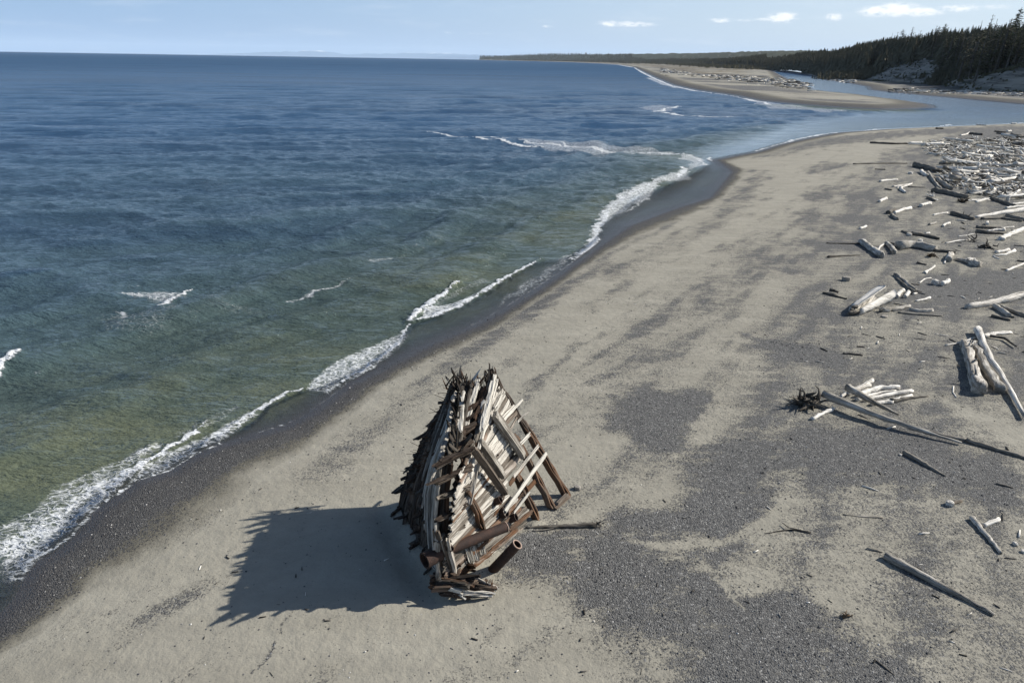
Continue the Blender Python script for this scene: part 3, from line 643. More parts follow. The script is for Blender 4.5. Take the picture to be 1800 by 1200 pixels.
class Wood:
    """collects timbers; every vertex keeps grain coordinates (along, across, deep), a tone and a rust amount"""
    def __init__(s, seed=1): s.v = []; s.q = []; s.t = []; s.g = []; s.tone = []; s.rust = []; s.r = random.Random(seed)
    def beam(s, path, wdir, w, t, tone=.5, rust=0.0, jag=(.05, .15), rough=.012, taper=(1, 1), nstr=3, seg=.5, twist=0.0, offs=(0, 0)):
        """a plank or timber along a path; wdir is the direction of its width w; t its thickness; splintered ends"""
        r = s.r; P = [Vector(p) for p in path]
        out = [P[0]]
        for a, b in zip(P, P[1:]):
            k = max(1, int((b - a).length / seg))
            for i in range(1, k + 1): out.append(a.lerp(b, i / k))
        P = out; L = 0; base = len(s.v); N = len(P); g0 = r.uniform(0, 90); ga = r.uniform(0, 30); tn = tone + r.uniform(-.06, .06)
        j0 = [r.uniform(0, jag[0]) for _ in range(nstr + 1)]; j1 = [r.uniform(0, jag[1]) for _ in range(nstr + 1)]
        tot = sum((b - a).length for a, b in zip(P, P[1:]))
        ring = 2 * (nstr + 1)
        for i, p in enumerate(P):
            d = (P[min(i + 1, N - 1)] - P[max(i - 1, 0)]).normalized()
            if i: L += (P[i] - P[i - 1]).length
            W = (Vector(wdir) - d * d.dot(Vector(wdir))).normalized(); T = d.cross(W)
            if twist:
                ca, sa = math.cos(twist * L), math.sin(twist * L); W, T = W * ca + T * sa, T * ca - W * sa
            k = taper[0] + (taper[1] - taper[0]) * L / max(tot, 1e-6)
            for side in (1, -1):
                rng_ = range(nstr + 1) if side == 1 else range(nstr, -1, -1)
                for c in rng_:
                    x = (c / nstr - .5) * w * k + offs[0]; y = side * .5 * t * k + offs[1]
                    e = 0
                    if i == 0: e = -j0[c]
                    if i == N - 1: e = j1[c]
                    if i in (0, N - 1): y *= .7
                    s.v.append(p + d * e + W * (x + r.gauss(0, rough)) + T * (y + r.gauss(0, rough)))
                    s.g.append((g0 + L + e, ga + x, ga * .7 + y)); s.tone.append(tn); s.rust.append(rust)
        for i in range(N - 1):
            for c in range(ring):
                a = base + i * ring + c; b = base + i * ring + (c + 1) % ring
                s.q.append((a, b, b + ring, a + ring))
        for e, flip in ((0, True), (N - 1, False)):
            for c in range(nstr):
                a = base + e * ring + c; b = a + 1; c2 = base + e * ring + ring - 1 - c; d2 = c2 - 1
                s.q.append((a, b, d2, c2)[::-1] if not flip else (a, b, d2, c2))
    def bundle(s, path, wdir, w, t, n=4, **kw):
        """a thick rotten timber that has split into n laths of unequal length"""
        P = [Vector(p) for p in path]; d0 = (P[1] - P[0]).normalized(); d1 = (P[-1] - P[-2]).normalized()
        W = (Vector(wdir) - d0 * d0.dot(Vector(wdir))).normalized(); T = d0.cross(W); r = s.r
        tone = kw.pop('tone', .4); e0, e1 = kw.pop('ends', (.35, .35)); jg = kw.pop('jag', (.2, .2)); tv = kw.pop('tv', .12)
        for i in range(n):
            x = ((i + .5) / n - .5) * w; q = [p + W * x + T * r.uniform(-.25, .25) * t for p in P]
            q[0] = q[0] - d0 * r.uniform(-e0, e0 * .3); q[-1] = q[-1] + d1 * r.uniform(-e1, e1 * .3)
            s.beam(q, W, w / n * r.uniform(.75, 1.15), t * r.uniform(.6, 1.1), tone=tone + r.uniform(-tv, tv), jag=jg, nstr=2, **kw)
    def tube(s, pts, radii, sides=9, tone=.5, rust=0.0, rough=.06, jag=(0, 0), flat=1.0, crack=0.0, groove=0.0, cap=(True, True)):
        r = s.r; P = [Vector(p) for p in pts]; N = len(P); base = len(s.v); L = 0; g0 = r.uniform(0, 90); ga = r.uniform(0, 30); U = None
        lob = [r.gauss(0, rough * .8) for _ in range(sides)]
        j0 = [r.uniform(0, jag[0]) for _ in range(sides)]; j1 = [r.uniform(0, jag[1]) for _ in range(sides)]
        for i, p in enumerate(P):
            d = (P[min(i + 1, N - 1)] - P[max(i - 1, 0)]).normalized()
            if i: L += (P[i] - P[i - 1]).length
            if U is None:
                U = d.cross(Vector((0, 0, 1))); U = U.normalized() if U.length > .01 else Vector((1, 0, 0))
            U = (U - d * d.dot(U)).normalized(); Vv = d.cross(U)
            for c in range(sides):
                th = 2 * math.pi * c / sides; rad = radii[i] * (1 + lob[c] + r.gauss(0, rough * .5))
                if groove and c % 3 == 0: rad *= 1 - groove
                e = -j0[c] if i == 0 else (j1[c] if i == N - 1 else 0)
                s.v.append(p + d * e + U * math.cos(th) * rad + Vv * math.sin(th) * rad * flat)
                s.g.append((g0 + L + e, ga + math.cos(th) * radii[i] * 1.5, ga + math.sin(th) * radii[i] * 1.5)); s.tone.append(tone + (r.uniform(-crack, crack) if crack else 0)); s.rust.append(rust)
        for i in range(N - 1):
            for c in range(sides):
                a = base + i * sides + c; b = base + i * sides + (c + 1) % sides
                s.q.append((a, a + sides, b + sides, b))
        for e, i in ((0, 0), (1, N - 1)):
            if not cap[e]: continue
            d = (P[1] - P[0]).normalized() if e == 0 else (P[-1] - P[-2]).normalized()
            c0 = len(s.v); s.v.append(P[i] + d * (radii[i] * .12 * (-1 if e == 0 else 1))); s.g.append((g0 + 50, ga, ga)); s.tone.append(tone - .1); s.rust.append(rust)
            for c in range(sides):
                a = base + i * sides + c; b = base + i * sides + (c + 1) % sides
                s.t.append((c0, a, b) if e == 0 else (c0, b, a))
    def build(s, name, mat, parent=None, origin=(0, 0, 0), smooth=False):
        o_ = Vector(origin)
        V = np.array([tuple(v - o_) for v in s.v])
        ob = np_mesh(name, V, [np.array(s.q, dtype=np.int32).reshape(-1, 4), np.array(s.t, dtype=np.int32).reshape(-1, 3)], [mat], smooth,
                     {'grain': np.array(s.g), 'tone': np.array(s.tone), 'rust': np.array(s.rust)})
        if parent is not None: ob.parent = parent
        else: ob.location = o_
        return ob

def pipe(name, a, b, r0, mat=M_STEEL, parent=None, origin=(0, 0, 0), wall=.035, sides=28, rim=M_RIM, depth=None, flare=0.0, rimname='rim'):
    a, b = Vector(a), Vector(b); d = (b - a).normalized(); U = d.cross(Vector((0, 0, 1))).normalized(); W = d.cross(U); o = Vector(origin)
    rr = random.Random(5); L = (b - a).length; prof = []
    for k in range(9): prof.append((a + d * L * k / 8, r0 * (1 + flare * max(0, 1 - k / 2))))
    inn = [(b - d * (.001 if k == 0 else min(L * .96, (depth or L * .9)) * k / 3), r0 - wall) for k in range(4)]
    rings = prof + inn; V = []; F = []; T = []
    for p, r in rings:
        for c in range(sides):
            t = 2 * math.pi * c / sides; q = r * (1 + rr.gauss(0, .008)); V.append(tuple(p + U * math.cos(t) * q + W * math.sin(t) * q - o))
    for i in range(len(rings) - 1):
        if i == len(prof) - 1: continue
        for c in range(sides): F.append((i * sides + c, (i + 1) * sides + c, (i + 1) * sides + (c + 1) % sides, i * sides + (c + 1) % sides))
    for i in (0, len(rings) - 1):
        k = len(V); V.append(tuple(rings[i][0] - o))
        for c in range(sides): T.append((k, i * sides + c, i * sides + (c + 1) % sides))
    ob = np_mesh(name, V, [np.array(F), np.array(T)], [mat], True)
    V2 = []; F2 = []
    for dz, r in ((-.025, r0 + .012), (.012, r0 + .012), (.012, r0 - wall - .004), (-.025, r0 - wall - .004)):
        for c in range(sides):
            t = 2 * math.pi * c / sides; V2.append(tuple(b + d * dz + U * math.cos(t) * r + W * math.sin(t) * r - o))
    for i in range(4):
        for c in range(sides): F2.append((i * sides + c, ((i + 1) % 4) * sides + c, ((i + 1) % 4) * sides + (c + 1) % sides, i * sides + (c + 1) % sides))
    rm = np_mesh(rimname, V2, [np.array(F2)], [rim], True)
    if parent is not None: ob.parent = parent; rm.parent = ob
    else: ob.location = o; rm.parent = ob
    return ob

# ---------------------------------------------------------------- the wreck: a ship's bow of two leaning plank walls
S = Vector((-2.5, 21.9, -.15)); Ea = Vector((3.0, 28.5, -.15)); Bk = Vector((-5.35, 27.2, -.15))
NR = Vector((-1.9, 23.0, 5.6)); TR = Vector((-.85, 29.3, 6.15)); NL = Vector((-2.3, 22.9, 5.5)); TL = Vector((-2.45, 28.9, 5.95))
def Rp(u, v, o=0.0):
    p = S.lerp(Ea, u).lerp(NR.lerp(TR, u), v)
    du = (Ea - S).lerp(TR - NR, v); dv = NR.lerp(TR, u) - S.lerp(Ea, u); n_ = dv.cross(du).normalized()
    if n_.x < 0: n_ = -n_
    return p + n_ * o
def Lp(u, v, o=0.0):
    p = S.lerp(Bk, u).lerp(NL.lerp(TL, u), v)
    du = (Bk - S).lerp(TL - NL, v); dv = NL.lerp(TL, u) - S.lerp(Bk, u); n_ = dv.cross(du).normalized()
    if n_.x > 0: n_ = -n_
    return p + n_ * (o + .35 * 4 * v * (1 - v) * (.4 + .6 * u))
def inverse_table(fn, lo=-.05, hi=1.12, n=90):
    T = []
    for i in range(n + 1):
        for j in range(n + 1):
            u = lo + (hi - lo) * i / n; v = lo + (hi - lo) * j / n; p = fn(u, v); T.append((u, v) + project(p.x, p.y, p.z))
    return np.array(T)
TRt, TLt = inverse_table(Rp), inverse_table(Lp)
def inv(T, px, py):
    k = np.argsort((T[:, 2] - px) ** 2 + (T[:, 3] - py) ** 2)[:4]; wgt = 1 / (1e-3 + (T[k, 2] - px) ** 2 + (T[k, 3] - py) ** 2)
    return float((T[k, 0] * wgt).sum() / wgt.sum()), float((T[k, 1] * wgt).sum() / wgt.sum())
def onR(px, py, o=0.0): return Rp(*inv(TRt, px, py), o)
def onL(px, py, o=0.0):
    u, v = inv(TLt, px, py); return Lp(min(u, 1.02), min(v, 1.0), o)
WR = empty('shipwreck_bow', (-1.4, 25.0, 0)); WO = Vector((-1.4, 25.0, 0))
tag(WR, 'tall jagged timber bow of a wrecked wooden ship standing on the beach', 'shipwreck')
def wbuild(wd, name, mat=M_WRECK, parent=WR):
    ob = wd.build(name, mat, parent, WO); return ob
rn = random.Random(11)

# sunlit side: horizontal strakes, cut to the outline that is left of the wall
field = [Vector(p) for p in [(868, 672), (882, 684), (905, 722), (893, 733), (877, 748), (893, 776), (911, 802), (906, 818), (893, 838), (880, 868), (897, 878), (926, 904), (917, 930), (872, 955), (840, 968),
                             (800, 992), (786, 1020), (778, 1010), (790, 930), (796, 880), (808, 835), (838, 752), (852, 690)]]
def in_field(p):
    x, y = project(p.x, p.y, p.z); return bool(inside(np.array([x]), np.array([y]), field)[0])
wd = Wood(21); rows = 34
for k in range(rows):
    v = (k + .5) / rows; us = [i / 60 for i in range(-2, 66)]; ok = [u for u in us if in_field(Rp(u, v))]
    if len(ok) < 3: continue
    u0, u1 = min(ok) - rn.uniform(0, .03), max(ok) + rn.uniform(-.03, .03)
    cut = [u0]
    if u1 - u0 > .45 and rn.random() < .8: cut.append(rn.uniform(u0 + .15, u1 - .15))
    cut.append(u1)
    for a, b in zip(cut, cut[1:]):
        o = .06 + rn.uniform(-.03, .05); m_ = 5
        path = [Rp(a + (b - a) * i / m_, v + rn.gauss(0, .002), o) for i in range(m_ + 1)]
        hgt = (Rp((a + b) / 2, 1) - Rp((a + b) / 2, 0)).length / rows
        tone = rn.choice([.64, .80, .90, .50, .84]) if v > .2 else rn.choice([.5, .68, .4, .8])
        if (a + b) / 2 < .22: tone -= .12
        wd.beam(path, Rp(.5, v + .02) - Rp(.5, v), hgt * rn.uniform(.80, .98), .07, tone=tone, rust=rn.choice([0, 0, .5, .8]) if v < .25 or rn.random() < .25 else .12, jag=(.12, .16), nstr=3, rough=.012, seg=.4)
wbuild(wd, 'hull_planking')
# added dark layer behind the planks; its colour gives the gaps their shade
wd = Wood(22)
for k in range(15):
    v = (k + .5) / 15; ok = [i / 40 for i in range(0, 42) if in_field(Rp(i / 40, v))]
    if len(ok) < 3: continue
    path = [Rp(min(ok) + (max(ok) - .04 - min(ok)) * i / 4, v, -.12) for i in range(5)]
    wd.beam(path, Rp(.5, v + .02) - Rp(.5, v), .42, .10, tone=.15, rust=.5, jag=(.1, .3), nstr=3)
wbuild(wd, 'shade_backing')
# frames of the sunlit side, bare towards the stern: the three long legs
def frame(u, v0, v1, w, t, tone, rust, o=-.02, n=3, name='frame', px=None):
    wd = Wood(int(u * 1000) + 5)
    pts = [Rp(u, v0 + (v1 - v0) * i / 7, o + rn.gauss(0, .01)) for i in range(8)]
    wd.bundle(pts, Rp(u + .02, .5) - Rp(u, .5), w, t, n=n, tone=tone, rust=rust, jag=(.15, .2), ends=(.05, .15), rough=.009, seg=.35)
    return wbuild(wd, name)
frame(1.0, -.03, .60, .32, .28, .34, .7, n=3, name='rib'); frame(.992, .55, 1.03, .28, .26, .04, .1, n=3, name='rib'); frame(.85, -.03, .60, .36, .30, .36, .7, n=3, name='rib'); frame(.70, -.03, .38, .34, .28, .36, .8, n=3, name='rib')
wd = Wood(31)                                          # sill log between the feet of the far ribs
wd.bundle([G(1001, 868, .12), G(978, 889, .12)], (0, 0, 1), .24, .24, n=2, tone=.5, rust=.3); wbuild(wd, 'foot_block')
def riders(p0, p1, w, t, o, tone, rust=0., n=1, name='rider_timber', seed=1):
    wd = Wood(seed); a, b = inv(TRt, *p0), inv(TRt, *p1)
    A_, B_ = Rp(*a, o), Rp(*b, o); pts = [A_.lerp(B_, i / 4) for i in range(5)]
    wdir = Rp(a[0] + .03, a[1]) - Rp(*a)
    if n == 1: wd.beam(pts, wdir, w, t, tone=tone, rust=rust, jag=(.04, .06), rough=.006, nstr=4, seg=.3)
    else: wd.bundle(pts, wdir, w, t, n=n, tone=tone, rust=rust, seg=.3)
    return wbuild(wd, name)
riders((858, 731), (909, 801), .40, .28, .34, .66, seed=41); riders((832, 776), (875, 836), .30, .26, .30, .66, seed=42)
riders((820, 786), (880, 868), .12, .34, .26, .50, .2, seed=43); riders((816, 868), (842, 928), .26, .26, .22, .30, .9, n=2, seed=44)
riders((876, 695), (862, 718), .1, .12, .2, .9, seed=45)
# light planks sprung across the ribs
def cross(p0, p1, w, o, tone=.95, seed=1, t=.06, rust=0., o2=None):
    wd = Wood(seed); a, b = onR(*p0, o), onR(*p1, o if o2 is None else o2); nrm = (Rp(.5, .5, 1) - Rp(.5, .5)); d = (b - a).normalized()
    wd.beam([a, a.lerp(b, .5), b], nrm.cross(d), w * .9, t, tone=tone, rust=rust, jag=(.12, .16), rough=.006, nstr=4, seg=.35); wbuild(wd, 'sprung_plank')
cross((876, 894), (947, 801), .22, .42, .95, 51); cross((896, 836), (938, 786), .17, .26, .85, 52, rust=.2); cross((902, 788), (924, 765), .20, .2, .92, 53)
cross((872, 745), (911, 707), .14, .22, .93, 54); cross((905, 742), (923, 725), .10, .2, .88, 55); cross((894, 898), (919, 867), .12, .34, .88, 56)
cross((878, 752), (904, 727), .22, .12, .6, 57, rust=.3); cross((890, 764), (906, 736), .12, .05, .55, 58, rust=.2); cross((858, 752), (898, 716), .13, .16, .9, 59, rust=.1)
cross((868, 905), (884, 862), .34, .1, .18, 60, rust=.7); cross((905, 885), (940, 845), .26, .02, .14, 61, rust=.8); cross((898, 850), (930, 806), .24, -.06, .10, 62, rust=.6)
# lower right skirt of rotted strakes
wd = Wood(63)
for k in range(16):
    a = rn.uniform(.10, .52); v = rn.uniform(.01, .26); ln = rn.uniform(.08, .2)
    wd.beam([Rp(a, v, .16), Rp(a + ln / 2, v + .002, .18), Rp(a + ln, v, .15)], Rp(.5, .1) - Rp(.5, 0), rn.uniform(.12, .26), .08, tone=rn.choice([.3, .55, .8, .2]), rust=rn.choice([0, .8, 1.0]), jag=(.2, .2), nstr=4, seg=.3)
for k in range(20):
    px = rn.uniform(812, 845); py = 965 - (px - 812) * .5 + rn.uniform(-2, 6); p = onR(px, py, .15)
    wd.beam([p, p + Vector((.12, -.05, -.5))], (1, .6, 0), .07, .05, tone=rn.uniform(.5, .9), jag=(.1, .2), nstr=2)
wbuild(wd, 'rotted_strakes')

# shaded side: upright boards, with the broken ends of thick timbers standing out of it
wd = Wood(71)
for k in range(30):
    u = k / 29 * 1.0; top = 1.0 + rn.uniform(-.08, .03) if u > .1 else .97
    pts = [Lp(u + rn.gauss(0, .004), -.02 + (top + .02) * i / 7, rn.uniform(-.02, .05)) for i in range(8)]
    wd.beam(pts, Lp(u + .02, .5) - Lp(u, .5), .27, .12, tone=rn.choice([.06, .16, .30, .03]), rust=rn.choice([0, .1, .3]), jag=(.1, .3), nstr=4, rough=.02, seg=.45)  # low tones deepen the shade on this face
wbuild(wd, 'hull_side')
def stub(p, ln, w, t, tone, seed, dirv=(-.66, -.72, -.12), n=4, back=.7, rust=.2):
    d = Vector(dirv).normalized(); wd = Wood(seed); r = random.Random(seed)
    wd.bundle([p - d * back, p, p + d * ln * .5, p + d * ln], (0, 0, 1), w, t, n=n, tone=tone, rust=rust, jag=(.1, .35), ends=(.1, .4), rough=.03, seg=.3, tv=.16)
    return wbuild(wd, 'broken_timber_end')
# along the stem edge: long stubs that throw the fingers of shadow
for i, (u, v, ln, w) in enumerate([(.02, 1.0, 1.25, .55), (.02, .87, 1.35, .5), (.0, .745, 1.35, .5), (.0, .60, 1.2, .45), (-.01, .45, 1.1, .5), (0, .30, .9, .45), (0, .15, .6, .4)]):
    stub(Rp(u, v, -.1), ln * (.95 if i < 2 else .6), w * .36, .20, .10 if i not in (2, 4) else .38, 80 + i, n=5, rust=.1, dirv=(-.66, -.72, .05 + .05 * (i % 3)))
for i, (u, v, ln) in enumerate([(.14, .96, .9), (.3, .98, .7), (.45, .985, .7), (.6, .985, .7)]):
    stub(Rp(u, v, -.35), ln * .7, .28, .25, .12, 95 + i)
# over the shaded face and along its far edge
ii = 0
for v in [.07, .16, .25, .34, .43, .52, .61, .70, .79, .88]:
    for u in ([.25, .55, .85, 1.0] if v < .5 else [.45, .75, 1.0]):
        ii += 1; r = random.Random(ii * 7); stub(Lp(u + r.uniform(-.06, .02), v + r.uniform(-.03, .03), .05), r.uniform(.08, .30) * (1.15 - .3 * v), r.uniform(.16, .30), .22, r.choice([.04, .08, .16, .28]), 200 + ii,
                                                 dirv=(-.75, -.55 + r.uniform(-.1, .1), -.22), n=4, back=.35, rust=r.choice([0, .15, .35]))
# long split strakes lying over the shaded face (pale tones stand in for reflected sky)
cen = [(817, 684), (803, 735), (790, 780), (781, 825), (775, 870), (774, 910), (780, 950), (789, 992)]
def sprung(off0, off1, k0, k1, w, t, o, tone, seed, e0=0.0):
    wd = Wood(seed); pts = []
    for k in range(k0, k1 + 1):
        x, y = cen[k]; f = k / 7; pts.append(onL(x + off0 + (off1 - off0) * f, y, o * min(1, .35 + k * .22) + .04 * math.sin(k * 1.7 + seed)))
    wd.beam(pts, onL(790, 800) - onL(780, 800), w, t, tone=tone, jag=(.45, .6), rough=.012, nstr=4, seg=.35); wbuild(wd, 'split_strake')
for i, (a, b, k0, k1, w, o, tn) in enumerate([(-2, -16, 0, 4, .20, .34, .62), (3, -10, 0, 5, .20, .40, .74), (8, -4, 0, 6, .20, .43, .70), (10, 2, 1, 6, .18, .36, .58), (14, 8, 2, 6, .20, .40, .70), (17, 13, 2, 7, .18, .34, .60), (20, 17, 3, 7, .16, .36, .66),
                                              (-16, -22, 1, 3, .16, .24, .55), (-22, -26, 0, 2, .2, .22, .45), (24, 16, 1, 3, .2, .44, .72), (0, 0, 4, 7, .16, .3, .5), (6, 5, 4, 7, .18, .34, .44), (-6, -8, 3, 6, .18, .3, .5), (12, 10, 5, 7, .16, .3, .55), (30, 24, 0, 2, .16, .5, .62)]):
    sprung(a, b, k0, k1, w * 1.3, .11, o + .10, tn + .02, 120 + i)
# ridge timbers between the two walls
def bar(a, b, w, t, tone, seed, name='ridge_timber', n=1, wdir=(1, 0, .2), rust=0.):
    wd = Wood(seed)
    if n == 1: wd.beam([a, Vector(a).lerp(Vector(b), .5), b], wdir, w, t, tone=tone, rust=rust, jag=(.15, .2), rough=.012, nstr=4, seg=.4)
    else: wd.bundle([a, b], wdir, w, t, n=n, tone=tone, rust=rust, seg=.4)
    return wbuild(wd, name)
bar(Rp(.98, 1.0, .1), Rp(.35, .97, .3), .16, .22, .95, 141); bar(Rp(1.0, .99, -.15), Rp(.30, .93, .12), .14, .3, .5, 142)
bar(Rp(.93, .985, .22), Rp(.25, .90, .30), .13, .14, .92, 143); bar(TL + Vector((.9, .1, .12)), Vector((-1.9, 25.4, 5.6)), .2, .16, .9, 144)
bar(TL + Vector((.5, 0, -.1)), NL + Vector((.1, 1.2, -.2)), .5, .5, .12, 145, n=4); bar(TL.lerp(TR, .6) + Vector((0, -.3, -.4)), Vector((-1.7, 24.6, 5.0)), .8, .5, .14, 146, n=5, rust=.6)
bar(TL + Vector((.25, -1.3, .12)), Vector((-2.1, 24.8, 5.8)), .22, .14, .88, 147)
bar(Rp(.62, 1.0, .05), Rp(.1, .80, .2), .22, .12, .9, 148); bar(Rp(.35, .86, .2), Rp(.10, .6, .25), .2, .1, .82, 149, rust=.2)
wd = Wood(170)                                          # ragged crest added along the ridge to widen its cast shadow
for k in range(30):
    f = k / 29; p = NL.lerp(TL, f) + Vector((.15 + rn.gauss(0, .12), 0, -.15)); d = Vector((rn.gauss(-.15, .3), rn.gauss(-.2, .3), 1)).normalized()
    wd.beam([p, p + d * rn.uniform(.35, .85)], (rn.uniform(-.3, .3), 1, 0), rn.uniform(.15, .34), .10, tone=rn.choice([.04, .08, .15, .3]), jag=(0, .25), nstr=3, taper=(1, .6), rough=.02)
wbuild(wd, 'shadow_crest')
# splintered tops
for nm, base, cnt, spread, hh in (('splintered_top', TL + Vector((.1, -.1, -.2)), 34, .75, .75), ('splintered_top', TR + Vector((-.25, -.1, -.3)), 22, .45, .55)):
    wd = Wood(150 + cnt)
    for k in range(cnt):
        p = base + Vector((rn.uniform(-spread, spread), rn.uniform(-.6, .5), rn.uniform(-.3, .2))); d = Vector((rn.gauss(0, .35), rn.gauss(.1, .35), 1)).normalized()
        wd.beam([p, p + d * rn.uniform(.4, 1.0) * hh], (1, rn.uniform(-1, 1), 0), rn.uniform(.06, .2), rn.uniform(.03, .1), tone=rn.choice([.08, .12, .2, .45, .8]), rust=rn.choice([0, .5]), jag=(0, .25), nstr=2, taper=(1, .3))
    wbuild(wd, nm)
for k in range(46):                                     # iron bolts sticking out of the rotted edge
    v = rn.uniform(.25, 1.0); p = Lp(rn.uniform(.7, 1.02) if v < .9 else rn.uniform(.3, 1.02), v, .1); d = Vector((-1, rn.uniform(-.6, .3), rn.uniform(-.5, .7))).normalized()
    wd = Wood(300 + k); wd.tube([p, p + d * rn.uniform(.3, .6)], [.018, .009], 4, tone=.05, rust=.8); wbuild(wd, 'iron_bolt')
# stem post and the crushed forefoot
wd = Wood(161)
for k in range(7):
    x = 786 + k * 2.6; t0 = G(x, 1016, .25); b0 = Vector((-2.9 + k * .09, 21.95 - .03 * k, 2.2 + rn.uniform(-.3, .5)))
    wd.beam([b0, b0.lerp(t0, .5) + Vector((rn.gauss(0, .03), -.05, 0)), t0], (1, 0, 0), .11, .2, tone=rn.choice([.3, .5, .7, .4]), rust=.2, jag=(.3, .3), nstr=2)
wbuild(wd, 'stem_post')
wd = Wood(162)
for k in range(36):
    t = rn.random(); p = G(772 + 55 * t * rn.random(), 1035 - 22 * rn.random(), rn.uniform(.1, .7)); d = Vector((rn.uniform(.3, 1.2), rn.gauss(0, .35), rn.gauss(0, .12))).normalized()
    wd.bundle([p - d * .25, p + d * rn.uniform(.3, .9)], (0, 0, 1), rn.uniform(.12, .3), .15, n=2, tone=rn.choice([.05, .1, .15, .3]), rust=rn.choice([0, .4]), rough=.03, ends=(.1, .3))
for (x0, y0, x1, y1, w_, tn) in [(830, 1015, 872, 1034, .2, .85), (800, 1040, 866, 1044, .2, .9), (812, 1026, 874, 1038, .3, .22), (795, 1022, 850, 1026, .3, .12), (780, 1040, 835, 1046, .3, .1), (828, 1020, 870, 1030, .2, .5)]:
    wd.bundle([G(x0, y0, .42), G((x0 + x1) / 2, (y0 + y1) / 2, .36), G(x1, y1, .16)], (0, .5, 1), w_, .14, n=3, tone=tn, rust=.3 if tn < .5 else .1, ends=(.1, .3), rough=.02, seg=.25)
for k in range(9):
    p = G(858 + rn.uniform(-5, 14), 1028 + rn.uniform(-3, 6), .35); wd.tube([p, p + Vector((rn.gauss(0, .04), 0, .28))], [.014, .01], 4, tone=.1, rust=.9)
p = G(795, 1036, .5); wd.bundle([p, p + Vector((.5, -.1, -.1))], (0, 0, 1), .3, .2, n=2, tone=.85)
wd.bundle([G(760, 985, .4), G(775, 1008, .3)], (0, 0, 1), .5, .3, n=3, tone=.8, rough=.03)
wbuild(wd, 'crushed_forefoot')
wd = Wood(163)                                          # dark rotten timber behind the forefoot
for k in range(30):
    p = G(778 + rn.uniform(-4, 42), 1000 + rn.uniform(-8, 18), rn.uniform(.15, .6)); d = Vector((rn.gauss(0, .6), rn.gauss(0, .4), rn.gauss(.1, .3))).normalized()
    wd.beam([p, p + d * rn.uniform(.25, .6)], (0, 0, 1), rn.uniform(.08, .2), .1, tone=rn.choice([.02, .06, .1]), rust=.3, nstr=2, jag=(.1, .2), rough=.03)
wbuild(wd, 'rotten_timber')
# hawse pipe through the stem, and the sawn-off pipes in the sunlit side
pipe('hawse_pipe', (-3.15, 21.75, 1.72), (-.14, 23.95, 1.55), .22, parent=WR, origin=WO, flare=.1)
pipe('hawse_mouth', (-2.75, 22.03, 1.74), (-3.3, 21.55, 1.72), .33, parent=WR, origin=WO, wall=.05, rim=M_STEEL)
def stub_pipe(px, py, r, out, dirv):
    p = onR(px, py, 0); d = Vector(dirv).normalized(); pipe('sawn_pipe', p - d * .5, p + d * out, r, parent=WR, origin=WO, wall=.02, rim=M_STEEL)
stub_pipe(866, 884, .15, .42, (.7, -.1, .5)); stub_pipe(878, 903, .24, .34, (.7, -.2, .45)); stub_pipe(893, 914, .18, .42, (.75, -.1, .45)); stub_pipe(790, 958, .10, .4, (.2, -.6, .2))
for k, (px, py, r) in enumerate([(841, 836, .035), (851, 855, .035), (846, 842, .025), (870, 800, .03), (838, 770, .03)]):
    wdp = onR(px, py, .10); pipe('bolt_hole', wdp, wdp + Vector((.05, -.045, .05)), r, parent=WR, origin=WO, wall=.008, rim=M_STEEL, sides=10)
# the loose pipe stuck in the sand
LPo = G(862, 1000)
lp = pipe('rusty_pipe', LPo + Vector((-.08, .02, -.3)), Vector((.36, 22.95, 1.46)), .215, origin=LPo)
tag(lp, 'rusty open ended steel pipe stuck slanting in the sand beside the wreck', 'pipe')

